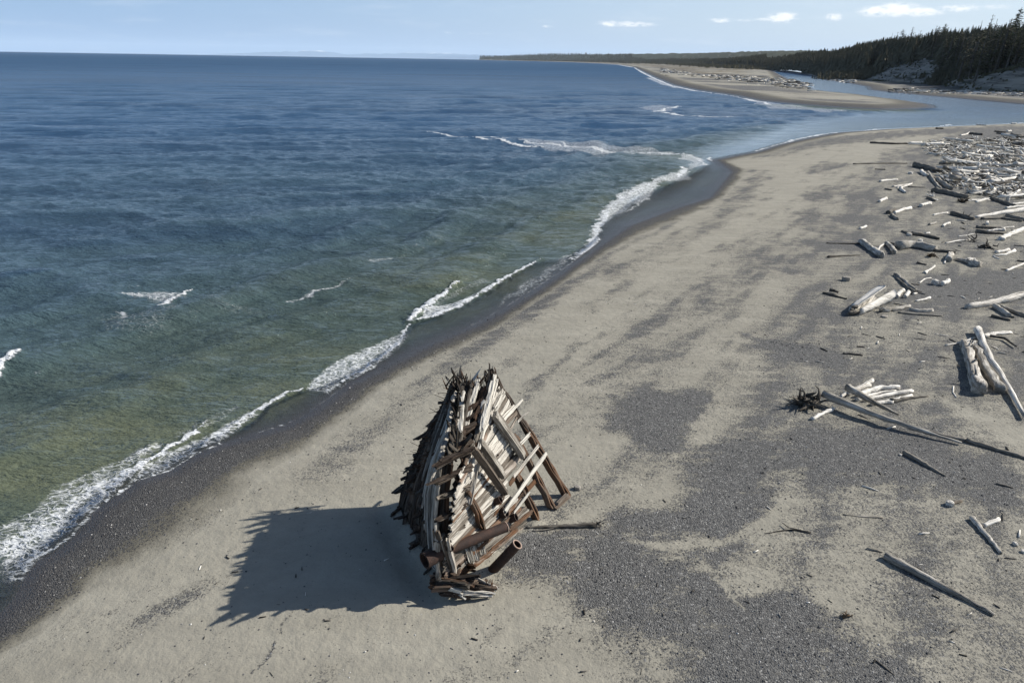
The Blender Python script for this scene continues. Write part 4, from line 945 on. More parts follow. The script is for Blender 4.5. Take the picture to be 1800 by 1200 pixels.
# ---------------------------------------------------------------- driftwood
TONES = {'w': .93, 'p': .80, 'g': .55, 'd': .30, 'k': .12}
LR = random.Random(77)
def log(pts, w, tone, label, cat='driftwood log', name='driftwood_log', group=None, sides=10, jag=None, bend=.03, lift=0.0, rust=0., flat=1.0, groove=.0, stubs=0, roots=0, z=None, cracks=.15):
    """pts: places on the sand seen at these pixels; w: pixel widths at the two ends"""
    P = [GP(*p[:2]) for p in pts]
    w0, w1 = (w, w) if not isinstance(w, tuple) else w
    def rad(p, wp):
        c = Vector((p.x, p.y, p.z - CAM_H)).dot(_f); return max(.49 * wp * c / 1200, .02)
    r0, r1 = rad(P[0], w0), rad(P[-1], w1)
    cum = [0]
    for a, b in zip(P, P[1:]): cum.append(cum[-1] + (b - a).length)
    Lt = cum[-1]; nseg = max(4, min(14, int(Lt / max(r0, .15) / 1.2)))
    C = []; Rr = []; seedr = random.Random(int(pts[0][0] * 31 + pts[0][1] * 17))
    side = Vector((-(P[-1] - P[0]).y, (P[-1] - P[0]).x, 0)).normalized()
    bph = seedr.uniform(0, 6.28); bk = bend * Lt * seedr.choice([-1, 1])
    for i in range(nseg + 1):
        s = Lt * i / nseg; k = 0
        while k < len(cum) - 2 and s > cum[k + 1]: k += 1
        t = (s - cum[k]) / max(cum[k + 1] - cum[k], 1e-6); p = P[k].lerp(P[k + 1], t); f = i / nseg
        p = p + side * bk * math.sin(math.pi * f) * (1 if len(pts) == 2 else 0) + side * seedr.gauss(0, .17) * (r0 + r1) / 2
        r = r0 + (r1 - r0) * f; r *= 1 + seedr.gauss(0, .075)
        zl = p.z if z is None else z[0] + (z[1] - z[0]) * f
        C.append(Vector((p.x, p.y, zl + r * .72 * flat + lift * (1 - abs(2 * f - 1) * .0)))); Rr.append(r)
    if jag is None: jag = (.25, .5)
    wd = Wood(int(seedr.random() * 1e6)); tn = TONES[tone] if isinstance(tone, str) else tone
    wd.tube(C, Rr, sides, tone=tn, rust=rust, rough=.07, jag=(jag[0] * r0, jag[1] * max(r1, .05)), flat=flat, crack=cracks, groove=groove)
    for k in range(stubs):
        i = seedr.randint(1, nseg - 1); d = Vector((seedr.gauss(0, .6), seedr.gauss(0, .6), seedr.uniform(.3, 1))).normalized()
        wd.tube([C[i], C[i] + d * Rr[i] * 1.5, C[i] + d * Rr[i] * seedr.uniform(2.0, 3.2)], [Rr[i] * .32, Rr[i] * .2, Rr[i] * .08], 5, tone=tn - .1)
    org = Vector((C[0].x, C[0].y, C[0].z - Rr[0]))
    ob = wd.build(name, M_DRIFT, None, org, smooth=True)
    tag(ob, label, cat, group)
    if roots:
        rw = Wood(int(seedr.random() * 1e6)); dd = (C[0] - C[1]).normalized()
        for k in range(roots):
            a = seedr.uniform(0, 6.28); u_ = dd.cross(Vector((0, 0, 1))).normalized(); v_ = dd.cross(u_)
            d = (dd * seedr.uniform(.2, 1.1) + u_ * math.cos(a) + v_ * math.sin(a)).normalized(); p0 = C[0]; L = r0 * seedr.uniform(1.5, 3.0)
            rw.tube([p0, p0 + d * L * .5, p0 + d * L + Vector((seedr.gauss(0, .2), seedr.gauss(0, .2), seedr.gauss(0, .2))) * L], [r0 * .45, r0 * .28, r0 * .07], 6, tone=tn - .08, rough=.15)
        ro = rw.build('roots', M_DRIFT, None, (0, 0, 0), smooth=True); ro.parent = ob; ro.location = -org
    return ob
def rootmass(px, py, wpx, hpx, tone, label, cat='root', name='driftwood_root', n=40, rust=.2, spread=1.0):
    c = GP(px, py); k = (Vector((c.x, c.y, c.z - CAM_H)).dot(_f)) / 1200; rw, rh = wpx * k / 2, hpx * k / 2 * 1.3; r = random.Random(int(px * 7 + py)); wd = Wood(int(px * 13 + py))
    for i in range(n):
        a = r.uniform(0, 6.28); p = c + Vector((math.cos(a) * rw * r.random() * .6, math.sin(a) * rh * r.random() * .6, r.uniform(.02, rh * .7)))
        pts = [p]; d = Vector((r.gauss(0, 1), r.gauss(0, 1), r.gauss(.15, .5))).normalized()
        for j in range(4):
            d = (d + Vector((r.gauss(0, .5), r.gauss(0, .5), r.gauss(-.05, .4)))).normalized(); q = pts[-1] + d * rw * r.uniform(.14, .3) * spread; q.z = max(q.z, c.z + .01); pts.append(q)
        r0 = rw * r.uniform(.04, .13); wd.tube(pts, [r0, r0 * .9, r0 * .65, r0 * .4, r0 * .15], 6, tone=TONES[tone] + r.uniform(-.12, .12), rust=rust, rough=.15)
    ob = wd.build(name, M_DRIFT, None, c, smooth=True); return tag(ob, label, cat)
def rock(px, py, wpx, label, cat='rock', mat=M_STONE, name='rock', hk=.7, group=None, sq=.6):
    c = GP(px, py); k = Vector((c.x, c.y, c.z - CAM_H)).dot(_f) / 1200; s = wpx * k / 2; r = random.Random(int(px * 3 + py)); V = []; Fq = []
    nu, nv = 10, 7
    for j in range(nv + 1):
        th = math.pi * j / nv
        for i in range(nu):
            ph = 2 * math.pi * i / nu; x, y, z_ = math.sin(th) * math.cos(ph), math.sin(th) * math.sin(ph), math.cos(th)
            f = 1 / max(abs(x), abs(y), abs(z_)) * sq + (1 - sq); f *= 1 + r.gauss(0, .06) * (0 < j < nv)
            V.append((x * s * f, y * s * .8 * f, z_ * s * hk * f + s * hk * .6))
    for j in range(nv):
        for i in range(nu): Fq.append((j * nu + i, (j + 1) * nu + i, (j + 1) * nu + (i + 1) % nu, j * nu + (i + 1) % nu))
    ob = np_mesh(name, V, [np.array(Fq)], [mat], False, {'grain': np.array(V) * 1.0, 'tone': np.full(len(V), .8), 'rust': np.full(len(V), .1)}); ob.location = c; ob.rotation_euler = (0, 0, r.uniform(0, 3))
    return tag(ob, label, cat, group)

# --- pile with the very long log, right of centre
rootmass(1420, 712, 66, 30, 'k', 'dark tangled root mass at the left end of the driftwood pile', n=70, rust=.1)
log([(1462, 722), (1428, 738)], (7, 6), 'w', 'short white log poking out below the dark tangled roots', roots=4)
log([(1490, 694), (1512, 684), (1532, 670)], (9, 7), 'p', 'gnarled cream log, topmost left in the fanned pile beside the dark roots', groove=.2, roots=5)
log([(1475, 700), (1530, 678)], (6, 5), 'p', 'thin cream log under the gnarled one at the back of the fanned pile')
log([(1508, 698), (1545, 684), (1578, 683)], (12, 9), 'w', 'thick cream curved log in the middle of the fanned pile', groove=.15)
log([(1505, 704), (1550, 690), (1574, 687)], (8, 3), 'w', 'cream split log lying along the thick curved one in the fanned pile', groove=.2)
log([(1518, 706), (1602, 689)], (6, 8), 'w', 'straight white log with a rounded end in the fanned pile')
log([(1538, 711), (1602, 697)], (8, 7), 'p', 'pale log below the straight white one in the fanned pile', groove=.2)
log([(1566, 708), (1632, 697)], (9, 3), 'd', 'dark pointed log at the right tip of the fanned pile', groove=.2)
log([(1530, 712), (1568, 708)], (7, 7), 'p', 'short round log lowest in the fanned pile')
log([(1445, 706), (1500, 728), (1560, 748), (1622, 764), (1688, 782)], (14, 4), .62, 'very long grey tapering log lying across the driftwood pile', z=(.35, .05), lift=.1, sides=14, cracks=.03)
log([(1486, 697), (1530, 718), (1577, 737)], (15, 4), .50, 'grey split log lying on top of the very long tapering log', z=(.55, .3), sides=12, groove=.25)
log([(1600, 752), (1660, 768), (1700, 776)], (6, 6), .5, 'slim grey pole alongside the far end of the very long log')
log([(1698, 776), (1750, 791), (1812, 809)], (8, 6), .38, 'dark grey pole running off the right edge beyond the slim grey pole')
log([(1560, 754), (1573, 750)], (3, 2), 'w', 'tiny white stick just below the very long log')
log([(1588, 797), (1612, 810), (1661, 837)], (10, 3), .42, 'short dark grey log on gravel with a blunt left end', sides=12)
rock(1583, 800, 5, 'small pale wood chip at the blunt end of the short dark grey log', 'wood chip', M_DRIFT, 'wood_chip')
log([(1482, 622), (1516, 625)], (4, 3), 'k', 'small dark stick on the sand between gravel patches')
# --- barked logs by the right edge
log([(1694, 604), (1704, 645), (1720, 692)], (14, 25), .72, 'thick pale barked log with dark scars and a sawn brown end', sides=16, rust=.25, jag=(.6, .06), cracks=.26, stubs=5, groove=.08)
log([(1713, 606), (1730, 650), (1756, 690)], (10, 18), .60, 'grooved pale log between the scarred log and the slender curved one', sides=12, groove=.2, roots=0)
log([(1717, 586), (1741, 640), (1775, 690), (1798, 737)], (13, 6), .80, 'long slender curved white log, outermost of the three by the right edge', sides=12, lift=.15)
log([(1728, 592), (1750, 587), (1776, 585)], (10, 9), 'w', 'broad white slab lying behind the three barked logs', flat=.5)
log([(1740, 594), (1765, 598), (1785, 612)], (5, 3), 'k', 'dark crooked branch curving below the broad white slab', lift=.12)
log([(1662, 608), (1712, 595)], (3, 4), 'w', 'thin white stick behind the top of the scarred log')
rootmass(1700, 612, 30, 22, 'w', 'white splintered root end above the scarred log', n=22, rust=0, spread=1.1)
rootmass(1681, 646, 12, 12, 'd', 'small dark twisted branch left of the scarred log', n=6, name='driftwood_branch', cat='branch')
log([(1676, 680), (1675, 690), (1681, 699)], (2.5, 2), 'w', 'small curved white stick left of the sawn brown end')
# --- foreground right
log([(1555, 980), (1600, 1004), (1650, 1030), (1700, 1055), (1746, 1081)], (15, 7), .58, 'long smooth grey log alone on the sand in the lower right', sides=16, cracks=.02, jag=(.1, .6))
log([(1708, 913), (1733, 942), (1759, 973)], (10, 6), .62, 'short smooth grey log above the long smooth grey one', sides=14, cracks=.02)
log([(1729, 926), (1756, 914)], (8, 7), 'w', 'short white chunk of wood touching the short smooth grey log')
rock(1669, 888, 13, 'brown stump lying on the gravel edge in the lower right', 'stump', M_DRIFT, 'stump', hk=.9)
log([(1672, 886), (1689, 882)], (7, 5), 'd', 'dark root spur sticking out of the brown stump', rust=.5, name='root_spur', cat='root')
log([(1482, 904), (1550, 909)], (3.5, 5), .45, 'thin flat grey board alone on pebbly sand', flat=.5)
log([(1345, 938), (1380, 932), (1402, 932), (1425, 937)], (1.5, 4), 'k', 'dark crooked twig lying on the gravel right of the wreck', name='driftwood_branch', cat='branch')
log([(1375, 922), (1386, 931), (1400, 933)], (1.5, 2.5), 'k', 'upturned side shoot of the dark crooked twig', name='driftwood_branch', cat='branch', lift=.1)
rock(1784, 957, 9, 'small brown lump of wood near the right edge of the frame', 'wood lump', M_DRIFT, 'wood_lump')
rock(1798, 970, 8, 'dark lump cut off by the right edge of the frame', 'wood lump', M_DRIFT, 'wood_lump')
rootmass(1488, 1084, 30, 12, 'd', 'brown clump of seaweed and twigs at the edge of the dark gravel', 'seaweed', 'seaweed_clump', n=16, rust=.9, spread=.8)
log([(1026, 1072), (1028, 1080)], (3, 3), 'k', 'small upright dark chip on the sand below the wreck')
# --- beside the wreck
log([(925, 928), (960, 928), (1000, 926), (1045, 925)], (4.5, 9), .16, 'slim dark pole lying on the sand right of the wreck', roots=0)
rootmass(1053, 922, 26, 12, 'd', 'forked root end at the tip of the slim dark pole', n=9, rust=.1)
log([(936, 934), (985, 926)], (2.5, 2.5), .25, 'thin dark stick alongside the slim dark pole')
rock(1015, 859, 12, 'small dark rock beside the farthest leg of the wreck', 'rock')
# --- middle right
def shell(A, B_, r0, r1, lo, hi, name, parent=None, seed=1, tone=.95, wall=.14, lift=0.0, tip=.5):
    """hollow split trunk: an open trough of wood with a ragged mouth"""
    wd = Wood(seed); r = random.Random(seed); N, Mn = 12, 16; d = (B_ - A).normalized(); U = Vector((d.y, -d.x, 0)).normalized(); Lh = (B_ - A).length
    jag = [r.uniform(0, tip) for _ in range(Mn + 1)]; base = 0
    for lay in (0, 1):
        for i in range(N + 1):
            f = i / N; rad = (r0 + (r1 - r0) * f ** .8) - lay * wall
            for c in range(Mn + 1):
                th = lo + (hi - lo) * c / Mn; q = rad * (1 + r.gauss(0, .04)); e = jag[c] * f ** 3 * Lh * .25
                p = A + d * (Lh * f + e) + U * math.cos(th) * q + Vector((0, 0, 1)) * (math.sin(th) * q * .8 + rad * .6 + lift)
                wd.v.append(p); wd.g.append((f * Lh, th * rad * 1.4, lay + seed)); wd.tone.append(tone + r.uniform(-.1, .05) - (.25 if lay else 0)); wd.rust.append(.15 * (f < .2))
    K = (N + 1) * (Mn + 1)
    for lay in (0, 1):
        for i in range(N):
            for c in range(Mn):
                a = lay * K + i * (Mn + 1) + c; q = (a, a + 1, a + Mn + 2, a + Mn + 1); wd.q.append(q if lay else q[::-1])
    for i in range(N):
        for c in (0, Mn): a = i * (Mn + 1) + c; wd.q.append((a, a + Mn + 1, a + Mn + 1 + K, a + K))
    for i in (0, N):
        for c in range(Mn): a = i * (Mn + 1) + c; wd.q.append((a, a + 1, a + 1 + K, a + K))
    return wd.build(name, M_DRIFT, None, A, smooth=True)
hs = shell(GP(1502, 552), GP(1549, 528), .55, 1.0, 1.5, 7.05, 'hollow_stump', seed=4)
tag(hs, 'huge white hollow stump with a dark cavity facing the sea', 'stump')
wdh = Wood(88); A_ = GP(1500, 553)
for k in range(9):
    q = A_ + Vector((rn.uniform(-.3, .3), rn.uniform(-.3, .3), rn.uniform(.1, .7))); dq = Vector((-1, rn.uniform(-.9, .1), rn.gauss(-.1, .3))).normalized()
    wdh.tube([q, q + dq * .35, q + dq * .6], [.18, .11, .04], 6, tone=.25, rough=.15)
ro = wdh.build('roots', M_DRIFT, None, (0, 0, 0), smooth=True); ro.parent = hs; ro.location = -hs.location
log([(1549, 548), (1575, 545), (1598, 540)], (9, 6), .62, 'grey bone shaped log right of the huge white stump', roots=4)
log([(1598, 545), (1615, 548), (1638, 547)], (5, 7), .7, 'knobbly grey log end to end with the bone shaped one', groove=.2)
log([(1578, 550), (1656, 556)], (3.5, 3.5), .45, 'long thin grey pole below the bone shaped log')
rock(1555, 557, 12, 'dark flat rock in the shadow of the huge white stump', hk=.3)
log([(1698, 542), (1740, 536), (1812, 520)], (10, 14), .82, 'thick cream log reaching in from the right edge with a dark split tip', groove=.15, rust=.15, sides=14)
log([(1748, 541), (1773, 557)], (9, 8), .66, 'stubby grey log just below the thick cream log')
log([(1757, 541), (1780, 549), (1812, 561)], (7, 6), .48, 'dark grey pole running off the right edge beside the stubby grey log')
log([(1742, 557), (1775, 564)], (6, 5), .22, 'short dark log lowest of the group at the right edge')
log([(1768, 552), (1782, 559)], (5, 4), .35, 'small dark billet between the stubby log and the dark pole')
log([(1575, 524), (1588, 512)], (8, 6), 'p', 'short tan billet, left of the pair above the huge white stump')
log([(1590, 524), (1597, 515)], (7, 6), 'p', 'short tan billet, right of the pair above the huge white stump')
log([(1605, 518), (1611, 516)], (4, 3), 'w', 'tiny white billet right of the tan pair')
log([(1609, 530), (1622, 528), (1634, 525)], (3, 5), 'w', 'small curved white stick right of the tan billets')
log([(1573, 484), (1590, 498), (1606, 512)], (7, 8), .55, 'grey log, upper of the split pair left of the knobbed stumps', groove=.2)
log([(1577, 491), (1592, 505), (1607, 516)], (4, 6), .36, 'dark log pressed against the split grey one', groove=.2)
log([(1610, 514), (1626, 518)], (3, 2), .5, 'thin forked grey stick at the foot of the split pair')
log([(1602, 500), (1616, 501)], (2.5, 2), .4, 'thin dark stick right of the split pair')
log([(1616, 498), (1625, 491), (1636, 489)], (2.5, 2), 'w', 'thin wavy white stick between the split pair and the round stump')
rock(1643, 500, 13, 'round grey stump with a white top in the middle right', 'stump', M_DRIFT, 'stump', hk=.9)
log([(1653, 502), (1668, 495)], (9, 6), 'w', 'white billet with a dark end beside the round grey stump')
rock(1487, 493, 13, 'square pale block standing alone on the sand', 'block', M_STONE, 'stone_block', hk=.7, sq=1.0)
log([(1447, 516), (1466, 521), (1488, 526)], (5, 3), 'k', 'dark broken plank lying on the sand left of the square block')
log([(1458, 514), (1472, 517)], (6, 4), .2, 'short dark splintered piece on top of the dark broken plank', lift=.15)
log([(1513, 427), (1530, 440), (1549, 453)], (10, 12), .66, 'stout mottled grey log, leftmost of the big logs in the middle', sides=14)
log([(1558, 430), (1572, 447)], (7, 9), .60, 'short stout log between the mottled grey log and the biggest one')
log([(1543, 441), (1554, 430)], (3, 4), 'w', 'short white stick leaning towards the short stout log')
log([(1578, 438), (1600, 434), (1622, 437), (1641, 441)], (17, 12), .64, 'biggest smooth grey trunk lying across the middle right', sides=16, cracks=.03)
log([(1640, 442), (1679, 445)], (6, 5), .2, 'dark pole behind the tail of the biggest grey trunk')
log([(1558, 427), (1576, 431)], (4, 3), .25, 'dark stick behind the head of the biggest grey trunk')
log([(1602, 412), (1626, 416), (1650, 421)], (7, 6), .24, 'dark straight log beyond the biggest grey trunk')
log([(1585, 407), (1600, 413)], (4, 5), .3, 'small dark log left of the dark straight log')
rock(1598, 414, 8, 'white lump at the left end of the dark straight log', 'wood lump', M_DRIFT, 'wood_lump')
rock(1617, 425, 9, 'pale stump just above the biggest grey trunk', 'stump', M_DRIFT, 'stump')
log([(1453, 428), (1511, 429)], (2, 3), 'k', 'long thin dark branch left of the mottled grey log')
log([(1455, 453), (1475, 451), (1511, 449)], (5, 1.5), 'k', 'dark knotted branch below the long thin one', roots=0, groove=.3)
log([(1669, 444), (1663, 455), (1660, 464)], (3, 3), 'w', 'white hooked branch left of the grey knee shaped stump')
log([(1667, 460), (1672, 450)], (10, 9), .66, 'grey knee shaped stump under the white hooked branch', name='stump', cat='stump')
log([(1680, 457), (1700, 462), (1720, 469)], (5, 13), .68, 'gnarled grey root stock with a round dark end', roots=3, sides=12, groove=.15)
log([(1698, 459), (1712, 458), (1718, 466)], (7, 5), .8, 'pale hump lying against the gnarled grey root stock')
log([(1624, 480), (1643, 468)], (4, 3), 'w', 'thin white stick pointing up the beach above the split pair')
log([(1628, 482), (1635, 474)], (2.5, 2), 'w', 'short fork of the thin white stick')
log([(1612, 463), (1628, 466)], (4, 3), .25, 'small dark chip below the biggest grey trunk')
rootmass(1638, 451, 26, 7, 'k', 'brown litter of twigs under the biggest grey trunk', 'twigs', 'twig_litter', n=14, rust=.6)
log([(1662, 428), (1684, 424), (1704, 422)], (2.5, 2.5), 'p', 'thin pale pole right of the dark straight log')
log([(1662, 428), (1675, 425), (1690, 427)], (2, 1.5), .3, 'thin dark branch crossing the thin pale pole')
log([(1684, 416), (1712, 411)], (1.5, 1.5), 'w', 'very thin white stick above the thin pale pole')
rootmass(1708, 424, 22, 12, 'k', 'dark upright twiggy branch right of the thin pale pole', 'branch', 'driftwood_branch', n=9, rust=0, spread=1.4)
rootmass(1735, 436, 34, 12, 'k', 'dark sprawling branch above the forked white pair', 'branch', 'driftwood_branch', n=14, rust=0, spread=1.2)
log([(1750, 445), (1773, 441)], (5, 6), 'w', 'upper log of the forked white pair at the right')
log([(1746, 450), (1765, 449), (1782, 443)], (3, 6), 'w', 'lower hooked log of the forked white pair at the right')
log([(1746, 451), (1757, 456)], (3, 2), 'w', 'small white prong below the forked white pair')
log([(1768, 477), (1785, 470), (1812, 459)], (3.5, 4), 'w', 'straight thin white pole at the right edge')
log([(1788, 459), (1812, 463)], (3, 3), .22, 'dark stick above the straight thin white pole')
log([(1783, 432), (1812, 434)], (2, 2), .25, 'thin dark stick at the right edge above the forked white pair')
log([(1716, 401), (1740, 402), (1767, 403)], (6, 4), .3, 'dark log, uppermost of the stack of four in the middle right')
log([(1738, 402), (1782, 399)], (3, 2), 'p', 'slim pale pole behind the stack of four')
log([(1735, 407), (1752, 406), (1764, 406)], (3, 7), 'p', 'tan spindle shaped log in the stack of four')
log([(1715, 408), (1738, 411), (1766, 412)], (7, 4), .28, 'dark log, lowest of the stack of four in the middle right')
log([(1735, 398), (1735, 393)], (5, 3), 'w', 'small upright white stub behind the stack of four', lift=.2)
log([(1757, 422), (1775, 414), (1798, 406)], (7, 9), 'w', 'thick white forked trunk right of the stack of four', roots=4)
log([(1763, 423), (1767, 414)], (6, 4), 'w', 'white knob at the foot of the thick white forked trunk')
rock(1687, 433, 5, 'tiny pale stone right of the dark straight log', 'stone')
log([(1511, 403), (1522, 399)], (4, 4), 'w', 'small white billet alone on the sand, left of the driftwood')
log([(1567, 379), (1577, 387)], (6, 6), .5, 'short grey billet at the foot of the white pole and the dark chunk')
log([(1572, 376), (1585, 371), (1600, 368)], (5, 6), 'w', 'white pole leaning on a dark chunk, left of the driftwood')
log([(1560, 376), (1572, 372)], (8, 7), .22, 'dark chunk at the left end of the white pole')
log([(1633, 396), (1645, 392)], (4, 4), .6, 'small grey and white piece above the dark straight log')
log([(1657, 399), (1668, 393)], (4, 4), 'w', 'small white billet right of the small grey and white piece')
log([(1626, 411), (1633, 410)], (3, 3), 'w', 'tiny white sliver above the dark straight log')
# --- upper right, before the jam
log([(1529, 252), (1570, 254), (1622, 253)], (4, 2.5), .14, 'long dark pole near the river mouth shore')
log([(1600, 252), (1619, 251)], (3, 3), 'w', 'white piece at the right end of the long dark pole')
log([(1500, 289), (1594, 288)], (2.2, 2.2), .16, 'very long thin dark plank on the upper beach')
log([(1538, 298), (1556, 299)], (2, 2), .15, 'short dark splinter below the very long thin plank')
log([(1609, 293), (1630, 298), (1649, 304)], (10, 9), .30, 'fat dark rounded log at the left edge of the driftwood jam', sides=14)
log([(1546, 320), (1560, 318), (1577, 317)], (4, 3), 'w', 'pale stick, uppermost of the scattered pieces left of the jam')
log([(1569, 329), (1603, 323)], (3, 2), 'p', 'thin tan stick over the white wedge left of the jam')
log([(1576, 331), (1602, 324)], (2.5, 2), 'w', 'thin white stick parallel to the thin tan one')
log([(1583, 332), (1591, 340)], (6, 4), 'p', 'pale wedge of wood below the thin white stick')
log([(1555, 333), (1567, 335)], (3, 3), .25, 'short dark piece left of the pale wedge')
log([(1596, 329), (1626, 330)], (3, 1.5), .35, 'thin dark stick with a pale head right of the pale wedge')
log([(1546, 356), (1557, 351)], (5, 5), 'w', 'small white block with a black shadow, far left of the jam')
rock(1600, 306, 8, 'small pale stump below the fat dark rounded log', 'stump', M_DRIFT, 'stump')
log([(1619, 303), (1628, 310)], (6, 6), 'w', 'white knob of wood under the fat dark rounded log')
log([(1631, 305), (1641, 320), (1652, 334)], (5, 5), .55, 'long olive grey log pointing down the beach at the edge of the jam')
log([(1648, 318), (1659, 327), (1670, 334)], (8, 8), .52, 'grooved blue grey trunk beside the olive grey log', groove=.2)
log([(1655, 315), (1675, 324)], (7, 6), .16, 'black trunk above the grooved blue grey one')
log([(1638, 337), (1665, 341), (1698, 349)], (9, 8), .34, 'long dark grey trunk along the lower rim of the jam', sides=12)
rootmass(1692, 356, 26, 10, 'k', 'dark brushy root ball under the long dark grey trunk', n=24, rust=.4)
log([(1617, 364), (1635, 359)], (6, 6), 'w', 'white log with a dark left end below the jam')
rootmass(1636, 346, 22, 8, 'w', 'jumble of short white branches left of the long dark grey trunk', 'branches', 'driftwood_branch', n=14, rust=0)
log([(1630, 349), (1643, 354)], (5, 4), .3, 'small dark grey log below the white branches')
log([(1640, 379), (1665, 375)], (3, 3), 'w', 'thin pale branch left of the dark horned log', stubs=3)
log([(1672, 377), (1690, 382), (1710, 387)], (8, 7), .28, 'dark horned log with an upright spike', stubs=2)
log([(1712, 384), (1755, 377), (1812, 370)], (5, 9), 'w', 'large white trunk below the jam running off the right edge', stubs=2, sides=12)
log([(1725, 386), (1760, 385), (1796, 390)], (5, 4), .32, 'dark log tucked under the large white trunk')
log([(1768, 380), (1812, 391)], (6, 6), .5, 'grey log crossing under the right end of the large white trunk', groove=.2)
log([(1700, 354), (1740, 350)], (3.5, 3), 'w', 'slim white pole right of the dark brushy root ball')
log([(1715, 356), (1731, 352)], (3, 5), 'w', 'short white club shaped stick under the slim white pole')
log([(1740, 349), (1762, 357), (1781, 364)], (6, 7), .32, 'dark slanting log right of the slim white pole')
log([(1767, 367), (1812, 363)], (4, 4), 'w', 'white log at the tip of the dark slanting log')
log([(1774, 361), (1812, 357)], (3, 4), 'w', 'upper white log near the right edge, above the dark slanting log')
rock(1771, 353, 8, 'upright white stub near the dark slanting log', 'stump', M_DRIFT, 'stump', hk=1.4)
log([(1688, 239), (1704, 234)], (2.5, 2.5), 'w', 'white stick touching a dark log beyond the jam')
log([(1704, 236), (1726, 238)], (4, 4), .16, 'dark log beyond the jam near the far shore')
log([(1748, 232), (1768, 233)], (3, 2), .15, 'dark stick near the far shore, right of the dark log')
log([(1752, 235), (1769, 237)], (3, 3), .2, 'second dark stick near the far shore')
log([(1770, 232), (1776, 231)], (3, 3), 'w', 'white chip near the far shore')
log([(1777, 218.5), (1786, 218.5)], (3, 3), 'w', 'bright white block at the edge of the river water')
log([(1717, 220), (1733, 221)], (2, 2), 'p', 'pale plank at the edge of the river water')
log([(1645, 227), (1657, 227)], (3, 3), .12, 'black lump on the far beach, left of the pale plank')
log([(1620, 363), (1604, 366)], (2, 2), .3, 'thin dark twig left of the white log below the jam')
log([(1640, 352), (1648, 352)], (3, 2), 'w', 'thin white splinter pointing up beside the small dark grey log')

# --- the jam itself: hundreds of logs tossed together
JAM = [Vector(p) for p in [(1628, 252), (1700, 246), (1830, 240), (1830, 352), (1760, 349), (1700, 340), (1672, 330), (1650, 312), (1672, 296), (1660, 284), (1640, 270), (1622, 262)]]
zones = [(262, 'far rim of the driftwood jam'), (285, 'upper half of the driftwood jam'), (312, 'middle of the driftwood jam'), (999, 'near rim of the driftwood jam')]
rj = random.Random(5); cnt = 0; cand = []
while len(cand) < 205:
    px = rj.uniform(1622, 1815); py = rj.uniform(243, 352)
    if not bool(inside(np.array([px]), np.array([py]), JAM)[0]): continue
    if rj.random() < .25 * (py < 262): continue
    cand.append((px, py))
cand.sort(key=lambda c: c[1])
for px, py in cand:
    p = GP(px, py); ln = rj.choice([1.2, 1.8, 2.5, 3.5, 4.5, 6, 9]) * rj.uniform(.7, 1.2); a = rj.gauss(0, .5) if rj.random() < .55 else rj.uniform(0, 3.14)
    a += .15
    r0 = rj.uniform(.12, .34) * (1.25 if ln > 5 else .95); d = Vector((math.cos(a), math.sin(a), rj.gauss(0, .07 if ln > 4 else .28))); zb = abs(rj.gauss(0, .45))
    nseg = 5; C = []; Rr = []; side = Vector((-d.y, d.x, 0)); bk = rj.gauss(0, .03) * ln
    for i in range(nseg + 1):
        f = i / nseg - .5; q = p + d * f * ln + side * bk * math.cos(f * 3.14); C.append(Vector((q.x, q.y, max(q.z, p.z - .1) + zb + r0 * .8))); Rr.append(r0 * (1.1 - .55 * (i / nseg)) * rj.uniform(.92, 1.08))
    tn = rj.choice(['w', 'w', 'w', 'w', 'w', 'p', 'p', 'g', 'd', 'k'])
    wd = Wood(rj.randint(0, 10 ** 6)); wd.tube(C, Rr, 7, tone=TONES[tn], rough=.08, jag=(.15, .3), crack=.08)
    if rj.random() < .3:
        for k in range(4):
            dd = (Vector((rj.gauss(0, 1), rj.gauss(0, 1), rj.gauss(.3, .7))) - d * .5).normalized(); wd.tube([C[0], C[0] + dd * r0 * 1.6, C[0] + dd * r0 * 2.6], [r0 * .5, r0 * .3, r0 * .08], 5, tone=TONES[tn])
    ob = wd.build('driftwood_log', M_DRIFT, None, (p.x, p.y, p.z), smooth=True)
    zn = next(z_ for y_, z_ in zones if py < y_); what = {'w': 'bleached white', 'p': 'pale tan', 'g': 'mid grey', 'd': 'dark grey', 'k': 'blackened'}[tn]
    ln_ = 'long' if ln > 6 else ('short' if ln < 2.6 else 'medium')
    tag(ob, f'{what} {ln_} log lying in the {zn}', 'driftwood log', f'{what} {ln_} logs in the {zn}')
wd = Wood(9)                                             # litter of small pieces that fills the jam
for k in range(2600):
    px = rj.uniform(1622, 1830); py = rj.uniform(243, 354)
    if not bool(inside(np.array([px]), np.array([py]), JAM)[0]): continue
    p = G(px, py); a = rj.uniform(0, 3.14); ln = rj.uniform(.3, 1.8); d = Vector((math.cos(a), math.sin(a), rj.gauss(0, .35))); r = rj.uniform(.05, .17); z0 = rj.uniform(.05, .6)
    wd.tube([p + Vector((0, 0, z0)), p + d * ln * .5 + Vector((0, 0, z0 + .03)), p + d * ln + Vector((0, 0, z0))], [r, r, r * .5], 5, tone=rj.choice([.95, .9, .9, .6, .4, .15]))
ob = wd.build('driftwood_litter', M_DRIFT, None, (0, 0, 0), smooth=True); tag(ob, 'litter of small sticks filling the driftwood jam', 'driftwood', kind='stuff')
